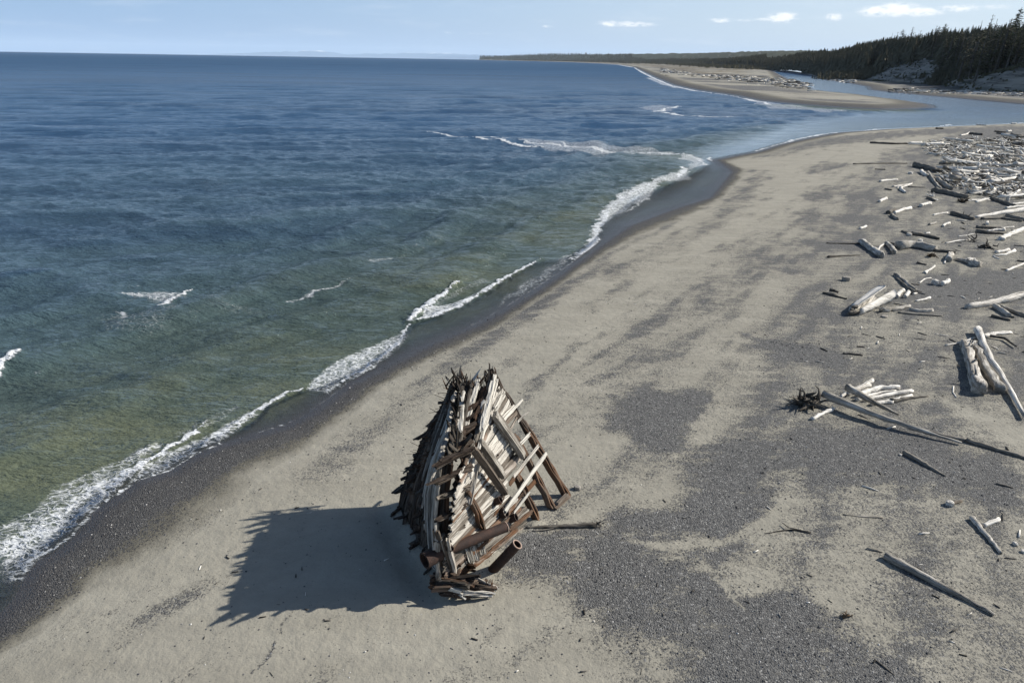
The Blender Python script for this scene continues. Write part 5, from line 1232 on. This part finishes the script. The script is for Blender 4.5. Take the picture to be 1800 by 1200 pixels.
# small driftwood and sticks scattered over the right-hand beach
wd = Wood(10)
for k in range(350):
    px = rj.uniform(1400, 1820); py = rj.uniform(236, 640) if k < 330 else rj.uniform(600, 1190)
    if px < 1800 - (py - 230) * .9 and py < 600: continue
    p = GP(px, py); a = rj.gauss(.1, .8); ln = rj.uniform(.12, .8) * (1 if py > 420 else 2.0); d = Vector((math.cos(a), math.sin(a), 0)); r = ln * rj.uniform(.03, .09)
    wd.tube([p + Vector((0, 0, r * .6)), p + d * ln * .5 + Vector((0, 0, r)), p + d * ln + Vector((0, 0, r * .6))], [r, r, r * .5], 5, tone=rj.choice([.9, .8, .5, .2, .1, .1]))
for k in range(150):                                     # dark crumbs of wrack over all the sand
    px = rj.uniform(300, 1800); py = rj.uniform(480, 1190)
    p = GP(px, py)
    if float(sdf(np.array([p.x]), np.array([p.y]), NB)[0]) < 5: continue
    a = rj.uniform(0, 3.1); ln = rj.uniform(.06, .28); d = Vector((math.cos(a), math.sin(a), 0)); r = rj.uniform(.012, .035)
    wd.tube([p + Vector((0, 0, r * .6)), p + d * ln + Vector((0, 0, r))], [r, r * .6], 5, tone=rj.choice([.02, .1, .2, .9]))
ob = wd.build('scattered_sticks', M_DRIFT, None, (0, 0, 0), smooth=True); tag(ob, 'small sticks and wrack scattered over the beach', 'driftwood', kind='stuff')
# driftwood strewn on the spit and along the far bank
wd = Wood(12)
for k in range(1500):
    t = rj.random(); px = 1160 + 260 * t ** .9; py = 126 + 27 * t + rj.gauss(0, 2.2 + 2.0 * t)
    if rj.random() < .25: px = rj.uniform(1435, 1500); py = 140 + (px - 1435) * .085 + rj.uniform(-3, 1)
    if rj.random() < .22: px = rj.uniform(1560, 1800); py = 160 + (px - 1560) * .04 + rj.gauss(0, 1.6)
    p = G(px, py); g_ = gz(p.x, p.y) if p.y < 1200 else .8
    if g_ > 5: continue
    k_ = p.length / 700; a = rj.gauss(0, .7); ln = rj.uniform(2, 9) * max(1, k_ * .8); d = Vector((math.cos(a), math.sin(a), 0)); r = rj.uniform(.2, .45) * max(1, k_)
    q = Vector((p.x, p.y, g_ + r * .6)); wd.tube([q, q + d * ln], [r, r * .6], 5, tone=rj.choice([.95, .9, .8, .5, .25, .1]))
ob = wd.build('spit_driftwood', M_DRIFT, None, (0, 0, 0), smooth=True); tag(ob, 'driftwood strewn over the sand spit and far bank', 'driftwood', kind='stuff')

# pebbles, real stones on the nearest ground: placed where the gravel is
rp = np.random.RandomState(4); Npt = 130000
ang = rp.uniform(-.72, .72, Npt); rad = 17 + 45 * rp.rand(Npt) ** 1.3
xs = rad * np.sin(ang); ys = rad * np.cos(ang); sN = sdf(xs, ys, NB)
gf = np.zeros(Npt)
for pl, k in PATCH[:6]:
    Pp = [G(x, y).to_2d() for x, y in pl]; gf = np.maximum(gf, k * sstep(-1.2, .8, sdf(xs, ys, Pp)))
berm = (sN > .2) & (sN < 2.6)
ok = (sN > .15) & (rp.rand(Npt) < np.maximum(.05 + .4 * gf * fbm(xs * .5, ys * .5) * 1.5, berm * .45))
xs, ys = xs[ok], ys[ok]; zs = ground_z(xs, ys); npb = len(xs)
base = np.array([(1, 0, 0), (.3, .95, 0), (-.8, .6, 0), (-.8, -.6, 0), (.3, -.95, 0), (0, 0, .75), (.15, .1, -.5)])
sz = (.010 + .034 * rp.rand(npb) ** 4) * (.8 + np.hypot(xs, ys) / 60)
an = rp.uniform(0, 6.28, npb); el_ = rp.uniform(.6, 1, npb)
bx = base[None, :, 0] * np.cos(an)[:, None] - base[None, :, 1] * np.sin(an)[:, None] * el_[:, None]; by = base[None, :, 0] * np.sin(an)[:, None] + base[None, :, 1] * np.cos(an)[:, None] * el_[:, None]
V = np.stack([xs[:, None] + bx * sz[:, None], ys[:, None] + by * sz[:, None], zs[:, None] + base[None, :, 2] * sz[:, None] + sz[:, None] * .2], 2).reshape(-1, 3)
tri = np.array([(0, 1, 5), (1, 2, 5), (2, 3, 5), (3, 4, 5), (4, 0, 5), (1, 0, 6), (2, 1, 6), (3, 2, 6), (4, 3, 6), (0, 4, 6)])
Ft = (tri[None] + (np.arange(npb) * 7)[:, None, None]).reshape(-1, 3)
mt, n, b = newmat('pebble_stone'); tn = n.attr('tone')
n.link(n.cramp(tn, [(0, (.018, .018, .020)), (.55, (.07, .07, .074)), (.85, (.16, .155, .15)), (.95, (.30, .29, .27)), (1, (.62, .60, .57))]), b.inputs['Base Color']); b.inputs['Roughness'].default_value = .7
ob = np_mesh('pebbles', V, [Ft], [mt], False, {'tone': np.repeat(rp.rand(npb), 7)}); tag(ob, 'loose pebbles strewn over sand and gravel', 'pebbles', kind='stuff')

# ---------------------------------------------------------------- trees
mt, n, b = newmat('conifer_needles'); oi = n.new('ShaderNodeObjectInfo').outputs['Random']; tcc = n.new('ShaderNodeTexCoord').outputs['Object']
tv = n.noise(n.new('ShaderNodeNewGeometry').outputs['Position'], .12, 3, .6)
n.link(n.mix(oi, n.mix(tv, (.045, .062, .036), (.14, .155, .085)), n.mix(tv, (.062, .062, .040), (.18, .155, .105))), b.inputs['Base Color']); b.inputs['Roughness'].default_value = .8; b.inputs['Specular IOR Level'].default_value = .1
M_NEEDLE = mt
mt, n, b = newmat('conifer_bark'); tcc = n.new('ShaderNodeTexCoord').outputs['Object']
n.link(n.mix(n.noise(n.vscale(tcc, (3, 3, .5)), 1.0, 4, .6), (.05, .043, .036), (.17, .155, .135)), b.inputs['Base Color']); b.inputs['Roughness'].default_value = .9
M_BARK = mt
class Tri:
    def __init__(s): s.v = []; s.t = []
    def tri(s, a, b, c): k = len(s.v); s.v += [tuple(a), tuple(b), tuple(c)]; s.t.append((k, k + 1, k + 2))
    def tube(s, pts, rad, sides=5):
        base = len(s.v)
        for p, r in zip(pts, rad):
            for c in range(sides):
                t = 6.2832 * c / sides; s.v.append((p[0] + r * math.cos(t), p[1] + r * math.sin(t), p[2]))
        for i in range(len(pts) - 1):
            for c in range(sides):
                a = base + i * sides + c; b = base + i * sides + (c + 1) % sides; s.t += [(a, b, b + sides), (a, b + sides, a + sides)]
def conifer(seed, H=28.0, base=.25, width=4.2, dense=1.0, wind=.35, dead=False):
    """unit tree: returns crown and trunk meshes"""
    r = random.Random(seed); tr = Tri(); cr = Tri(); lx = [(0, 0, -1.5)]
    for i in range(1, 8): lx.append((lx[-1][0] + r.gauss(.12 * wind, .18), lx[-1][1] + r.gauss(0, .18), H * i / 7))
    tr.tube(lx, [.42 * (1 - i / 7.6) + .04 for i in range(8)], 6)
    def at(z): i = min(6, max(0, int(z / H * 7))); f = z / H * 7 - i; a, b = lx[i], lx[i + 1]; return Vector((a[0] + (b[0] - a[0]) * f, a[1] + (b[1] - a[1]) * f, z))
    z = H * base; k = 0
    while z < H * .985:
        f = (z / H - base) / (1 - base); env = width * 1.15 * (min(1, .35 + 2.2 * f) * (1 - f) ** .75 + .05)
        if r.random() < .16: z += r.uniform(.6, 2.0)
        nb = 4 if f > .65 and not dead else 3
        for _ in range(nb):
            a = r.uniform(0, 6.28); L = env * r.uniform(.35, 1.3) * (1 + wind * math.cos(a)) * (.5 if dead else 1)
            if L < .25: continue
            p = at(z + r.uniform(-.3, .3)); up = r.uniform(-.22, .34); d = Vector((math.cos(a), math.sin(a), up)); q = p + d * L
            if dead or r.random() < .12: 
                s_ = Vector((-d.y, d.x, 0)) * .07; tr.v += [tuple(p - s_), tuple(p + s_), tuple(q)]; tr.t.append((len(tr.v) - 3, len(tr.v) - 2, len(tr.v) - 1))
                if dead: continue
            m_ = int(3.2 * dense * (1 + L / 3))
            for j in range(m_):
                t = r.uniform(.12, 1.05) ** .8; c = p.lerp(q, t) + Vector((r.gauss(0, .28), r.gauss(0, .28), r.gauss(-.12, .2))) * (1 - .6 * f)
                sc = r.uniform(.5, 1.05) * (1.1 - .4 * t) * (1 - .55 * f); dv = Vector((d.x + r.gauss(0, .5), d.y + r.gauss(0, .5), r.gauss(-.1, .35))).normalized(); sv = Vector((-dv.y, dv.x, r.gauss(0, .5))).normalized()
                cr.tri(c + dv * sc * 1.5, c + sv * sc * .62, c - sv * sc * .62); 
                if j % 2: cr.tri(c - dv * sc * .5, c + sv * sc * .7 + Vector((0, 0, -.2)), c + Vector((0, 0, -sc)))
        z += r.uniform(.42, .75) * (1.6 if dead else 1); k += 1
    return cr, tr
def trimesh(name, T, mat):
    me = bpy.data.meshes.new(name); me.from_pydata(T.v, [], T.t); me.materials.append(mat); me.update(); return me
PROTO = []
specs = [(1, 30, .22, 4.6, 1.0, .45, False), (2, 27, .30, 4.0, .9, .5, False), (3, 24, .12, 4.6, 1.1, .25, False), (4, 32, .38, 4.2, .8, .6, False), (5, 22, .08, 4.4, 1.1, .2, False), (6, 28, .45, 5.0, .8, .7, False), (7, 27, .5, 2.6, .6, .4, True)]
for s_ in specs:
    cr, tr = conifer(*s_); PROTO.append((trimesh('crown', cr, M_NEEDLE) if cr.t else None, trimesh('trunk', tr, M_BARK), s_[1]))
def tree(x, y, kind, sc, rot, label, group=None, z=None, name='spruce_tree', lean=0.0, slim=1.0):
    e = empty(name, (x, y, gz(x, y) - .3 if z is None else z)); e.scale = (sc * slim, sc * slim, sc); e.rotation_euler = (0, lean, rot); tag(e, label, 'tree', group)
    cm_, tm_, _ = PROTO[kind]
    if cm_ is not None: o = bpy.data.objects.new('crown', cm_); COL.objects.link(o); o.parent = e
    o = bpy.data.objects.new('trunk', tm_); COL.objects.link(o); o.parent = e
    return e
def polar_at(px, D): p = PD(px, D); return p.x, p.y
rt = random.Random(31)
def ztop(px, py, D):
    d = ray(px, py); return CAM_H + D * d.z / math.hypot(d.x, d.y)
# landmark trees on the near bluff
for px, D, kind, topy, lab in [(1752, 765, 3, 30, 'tall ragged spruce with a flagged top, highest near the right edge'), (1763, 772, 1, 36, 'thin topped spruce just right of the tall ragged one'),
                               (1795, 742, 5, 30, 'broad windswept spruce at the right edge of the frame'), (1809, 736, 0, 28, 'spruce cut off by the right edge of the frame'), (1708, 812, 2, 48, 'bushy spruce at the left end of the near bluff'),
                               (1731, 792, 4, 52, 'rounded spruce with a curled top left of the tall ragged one'), (1588, 1160, 3, 46, 'tallest spruce on the middle ridge'), (1571, 1215, 1, 50, 'narrow spruce left of the tallest one on the middle ridge'),
                               (1719, 770, 0, 44, 'upright spruce between the bushy one and the rounded one'), (1744, 770, 2, 42, 'dense spruce at the left shoulder of the tall ragged one'), (1777, 760, 4, 50, 'lower dense spruce in the gap before the right edge'), (1786, 750, 1, 41, 'slender spruce touching the broad windswept one'), (1690, 830, 3, 56, 'spruce standing just above the gully on its right side'), (1620, 1080, 0, 57, 'dense spruce on the right half of the middle ridge'), (1604, 1110, 5, 60, 'broad spruce right of the tallest one on the middle ridge'), (1634, 1050, 3, 55, 'slim spruce left of the lone pointed one'), (1553, 1260, 0, 64, 'spruce at the left end of the middle ridge'), (1646, 1030, 1, 49, 'lone pointed spruce above the bare bluff'), (1664, 940, 2, 50, 'first of two spruces above the gully'), (1674, 930, 0, 52, 'second of two spruces above the gully, the right one')]:
    x, y = polar_at(px, D); g_ = gz(x, y); zt = ztop(px, topy, D)
    sc = (zt - g_) / PROTO[kind][2] * .98; tree(x, y, kind, sc, rt.uniform(-.3, .3), lab, slim=1.75)
for px, D, topy, lean, lab in [(1726, 800, 33, .05, 'bare leaning dead trunk rising above the near trees'), (1703, 830, 36, .03, 'slim dead snag left of the leaning trunk'), (1552, 1240, 57, .1, 'small dead snag on the middle ridge'), (1682, 900, 51, 0, 'thin dead snag above the gully')]:
    x, y = polar_at(px, D); g_ = gz(x, y); zt = ztop(px, topy, D)
    tree(x, y, 6, (zt - g_) / PROTO[6][2], rt.uniform(-.4, .4), lab, name='dead_tree', lean=lean)
def ztop(px, py, D):
    d = ray(px, py); return CAM_H + D * d.z / math.hypot(d.x, d.y)
def bearing_min(px, PX, DD): return np.interp(px, PX, DD)
NBX = [1540, 1560, 1600, 1640, 1652, 1680, 1720, 1760, 1800, 1870]; NBD = [1240, 1235, 1120, 1035, 900, 800, 800, 752, 732, 722]
M_ = 2500; cpx = np.array([rt.uniform(1560, 1860) for _ in range(M_)]); back = np.array([rt.random() ** 1.2 * 95 for _ in range(M_)])
cD = bearing_min(cpx, NBX, NBD) + back; cxy = np.array([polar_at(a, b_) for a, b_ in zip(cpx, cD)])
cins = inside(cxy[:, 0], cxy[:, 1], FPOLY); cd = seg_dist(cxy[:, 0], cxy[:, 1], FT); cz = ground_z(cxy[:, 0], cxy[:, 1]); near_xy = []
for i in range(M_):
    if len(near_xy) >= 282: break
    px = cpx[i]; x, y = cxy[i]
    if not cins[i] or cd[i] < 5 or (1648 <= px <= 1722 and cd[i] < 12 + (px - 1648) * .16): continue
    gul = 1648 <= px <= 1722 and cd[i] < 34
    if any((x - a) ** 2 + (y - b_) ** 2 < 22 for a, b_ in near_xy): continue
    near_xy.append((x, y)); kind = rt.choice([0, 1, 2, 2, 3, 4, 5])
    H = rt.uniform(8, 18) if gul else (rt.uniform(20, 38) if back[i] > 14 else rt.uniform(16, 34))
    if px > 1690 and not gul: H *= rt.uniform(.85, 1.38)
    sc = H / PROTO[kind][2]
    where = 'in the gully between the two bluffs' if gul else ('on the ridge above the bare middle bluff' if px < 1650 else ('at the front of the wood on the near bluff' if back[i] < 18 else 'inside the wood on the near bluff'))
    tree(x, y, kind, sc, rt.uniform(-.5, .5), f'dark windswept spruce {where}', f'spruces {where}', z=float(cz[i]) - .3, slim=rt.uniform(.9, 1.15) * (1.3 if gul else 1))
print('near trees', len(near_xy))
# the distant forest: too many to count, one object
def lowtree(seed):
    r = random.Random(seed); T = Tri(); H = 1.0
    for k in range(6):
        z0 = .06 + k * .15; rad = .17 * (1 - k / 6.6) * r.uniform(.75, 1.2); n_ = 7; a0 = r.uniform(0, 6)
        for c in range(n_):
            a = a0 + 6.283 * c / n_; rr = rad * r.uniform(.55, 1.3); b_ = a + .55
            T.tri((r.gauss(0, .006), r.gauss(0, .006), z0 + .26), (rr * math.cos(a), rr * math.sin(a), z0 + r.uniform(-.05, .05)), (rr * .8 * math.cos(b_), rr * .8 * math.sin(b_), z0 + r.uniform(-.04, .06)))
    T.tri((0.01, 0, 1.02), (-.02, .01, .8), (.02, -.01, .8)); return np.array(T.v)
LT = [lowtree(i) for i in range(8)]; pts = []; rq = np.random.RandomState(8)
def scatter(N, pxa, pxb, depth, hmin, hmax, dmin=0, kx=1.0, dpow=1.0):
    """N trees along the foot line between columns pxa..pxb, up to depth metres inland"""
    got = 0; tries = 0
    while got < N and tries < 40:
        tries += 1; m_ = N * 2; px = rq.uniform(pxa, pxb, m_); D0 = np.interp(px, [842, 900, 1000, 1111, 1194, 1278, 1342, 1440, 1520, 1570, 1612, 1640, 1700, 1850], [18200, 17300, 14500, 10500, 6700, 3700, 2700, 1560, 1200, 1080, 960, 880, 780, 700])
        D = D0 + dmin + rq.rand(m_) ** dpow * depth * (D0 / 1500 if kx else 1)
        xy = [polar_at(a, b_) for a, b_ in zip(px, D)]; x = np.array([q[0] for q in xy]); y = np.array([q[1] for q in xy])
        ins = inside(x, y, FPOLY); x, y, px = x[ins], y[ins], px[ins]; z = ground_z(x, y); d = seg_dist(x, y, FT)
        # keep the bare face of the middle bluff free, thin scrub excepted
        bare = (px > 1525) & (px < 1650) & (d < 58)
        okk = ~bare | (rq.rand(len(x)) < .02); x, y, z = x[okk], y[okk], z[okk]
        k = min(N - got, len(x)); pts.append((x[:k], y[:k], z[:k], rq.uniform(hmin, hmax, k), np.full(k, 1.0))); got += k
scatter(2600, 1440, 1600, 260, 16, 32, kx=0, dpow=.8); scatter(900, 1600, 1850, 200, 22, 32, dmin=110, kx=0); scatter(2600, 1342, 1450, 380, 17, 33, kx=0, dpow=.8)
scatter(2600, 1240, 1345, 700, 20, 38, kx=0, dpow=.9); scatter(2000, 1100, 1245, 1500, 22, 40, kx=0); scatter(1500, 842, 1110, 2200, 30, 48, kx=0)
# scrubby wood on the low ground in front, and the thin line of trees on the far coast
def scatter_line(N, A, hmin, hmax, wd_):
    P_ = [PD(px, D) for px, D in A]; k = rq.randint(0, len(P_) - 1, N); t = rq.rand(N)
    x = np.array([P_[a].x + (P_[a + 1].x - P_[a].x) * b_ for a, b_ in zip(k, t)]) + rq.normal(0, wd_, N); y = np.array([P_[a].y + (P_[a + 1].y - P_[a].y) * b_ for a, b_ in zip(k, t)]) + rq.normal(0, wd_, N)
    pts.append((x, y, ground_z(x, y), rq.uniform(hmin, hmax, N), np.full(N, 1.4)))
scatter_line(900, [(1342, 2550), (1300, 3000), (1240, 4200), (1194, 5800)], 8, 16, 60); scatter_line(500, [(1480, 1260), (1500, 1190), (1528, 1120)], 5, 12, 14); scatter_line(110, [(1640, 960), (1665, 900), (1690, 860)], 4, 9, 7)
scatter_line(1100, [(1194, 6000), (1111, 9500), (1000, 13500), (900, 16800)], 20, 32, 150)
Vs = []; cntv = 0
for x, y, z, h, wk in pts:
    for i in range(len(x)):
        L = LT[i % 8]; a = rq.uniform(0, 6.28); c, s_ = math.cos(a), math.sin(a); wdt = h[i] * wk[i] * rq.uniform(1.1, 1.9)
        Vs.append(np.stack([x[i] + (L[:, 0] * c - L[:, 1] * s_) * wdt, y[i] + (L[:, 0] * s_ + L[:, 1] * c) * wdt, z[i] - .5 + L[:, 2] * h[i]], 1))
V = np.concatenate(Vs); ob = np_mesh('distant_forest', V, [np.arange(len(V)).reshape(-1, 3)], [M_NEEDLE], False); tag(ob, 'dark evergreen forest running along the coast', 'forest', kind='stuff')
print('forest tris', len(V) // 3)
# shrubs and dry grass along the bluff rim
T = Tri(); rb = random.Random(6); Ku = 7000
upx = np.array([rb.uniform(1540, 1860) for _ in range(Ku)]); uD = np.interp(upx, [1540, 1600, 1640, 1680, 1720, 1800, 1850], [1090, 1010, 950, 850, 770, 722, 710]) + np.array([rb.uniform(-40, 75) for _ in range(Ku)])
uxy = np.array([polar_at(a, b_) for a, b_ in zip(upx, uD)]); ui = inside(uxy[:, 0], uxy[:, 1], FPOLY); ud = seg_dist(uxy[:, 0], uxy[:, 1], FT); uz = ground_z(uxy[:, 0], uxy[:, 1])
for k in range(Ku):
    px = upx[k]; x, y = uxy[k]; d_ = ud[k]; z = uz[k]
    if not ui[k]: continue
    if 1650 < px < 1722 and 2 < d_ < 10 + (px - 1650) * .15 and rb.random() < .85: continue
    if (px < 1652 and (8 < d_ < 52) and rb.random() < .94) or (px > 1722 and 3 < d_ < 22 and rb.random() < .95): continue
    s = rb.uniform(.6, 1.9)
    for j in range(3):
        a = rb.uniform(0, 6.28); T.tri((x + s * math.cos(a), y + s * math.sin(a), z), (x - s * math.cos(a), y - s * math.sin(a), z + rb.uniform(-.2, .2)), (x + rb.gauss(0, .3), y + rb.gauss(0, .3), z + s * rb.uniform(.8, 1.5)))
me = trimesh('undergrowth', T, M_NEEDLE); ob = bpy.data.objects.new('undergrowth', me); COL.objects.link(ob); tag(ob, 'dark undergrowth and shrubs on the bluffs', 'shrubs', kind='stuff')

# ---------------------------------------------------------------- far headlands and mountains
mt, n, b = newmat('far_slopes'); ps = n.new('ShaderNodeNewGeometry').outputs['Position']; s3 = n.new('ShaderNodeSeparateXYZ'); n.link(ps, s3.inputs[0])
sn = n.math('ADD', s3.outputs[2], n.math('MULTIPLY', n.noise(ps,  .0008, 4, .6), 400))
n.link(n.mix(n.ramp(sn, 780, 950), (.13, .21, .33), (.78, .82, .86)), b.inputs['Base Color']); b.inputs['Roughness'].default_value = 1.0  # blue of the slopes includes some painted distance haze
M_FAR = mt
def ridge(name, ctrl, D, depth, jag, seed):
    """a range of hills: crest heights at columns px, D metres away, with slopes on both sides"""
    N = 260; pxs = np.linspace(ctrl[0][0], ctrl[-1][0], N); h = np.interp(pxs, [c[0] for c in ctrl], [c[1] for c in ctrl]); rr = np.random.RandomState(seed)
    V = []; rows = 7
    for j in range(rows):
        t = j / (rows - 1); f = 1 - abs(2 * t - 1) ** 1.2
        for i in range(N):
            Dj = D + (t - .5) * depth + (fbm(np.array([i * .1]), np.array([j * .7 + seed]))[0] - .5) * depth * .2
            p = PD(pxs[i], Dj); jz = (fbm(np.array([i * .16 + seed]), np.array([j * .4]), 5)[0] - .5) * 2 * jag
            V.append((p.x, p.y, -2 + max(0, (h[i] * (1 + jz)) * f) * D / 27000.))
    F_ = [(j * N + i, j * N + i + 1, (j + 1) * N + i + 1, (j + 1) * N + i) for j in range(rows - 1) for i in range(N - 1)]
    ob = np_mesh(name, V, [np.array(F_)], [M_FAR], True); tag(ob, kind='structure'); return ob
ridge('mountains', [(360, 5), (430, 70), (500, 130), (560, 190), (600, 120), (700, 150), (760, 170), (860, 150), (950, 150), (1060, 140), (1180, 130), (1300, 60), (1500, 5)], 105000, 4500, .5, 3)
ridge('far_hills', [(744, 4), (765, 55), (790, 105), (850, 125), (930, 145), (1010, 130), (1180, 140), (1215, 230), (1250, 260), (1300, 255), (1330, 200), (1400, 60)], 85000, 3400, .10, 5)

# ---------------------------------------------------------------- haze
hz = bpy.data.meshes.new('haze'); X0, X1, Y0, Y1, Z0, Z1 = -120000, 120000, -120000, 120000, -8, 1500
hz.from_pydata([(x, y, z) for z in (Z0, Z1) for x, y in ((X0, Y0), (X1, Y0), (X1, Y1), (X0, Y1))], [], [(0, 3, 2, 1), (4, 5, 6, 7), (0, 1, 5, 4), (1, 2, 6, 5), (2, 3, 7, 6), (3, 0, 4, 7)])
ho = bpy.data.objects.new('haze', hz); COL.objects.link(ho); tag(ho, 'thin blue sea haze', 'haze', kind='stuff')
hm = bpy.data.materials.new('haze'); hm.use_nodes = True; t = hm.node_tree; t.nodes.remove(t.nodes['Principled BSDF'])
pv = t.nodes.new('ShaderNodeVolumePrincipled'); pv.inputs['Color'].default_value = (.72, .86, 1.0, 1); pv.inputs['Density'].default_value = 1.05e-5; pv.inputs['Anisotropy'].default_value = .0
t.links.new(pv.outputs[0], t.nodes['Material Output'].inputs['Volume']); hz.materials.append(hm)
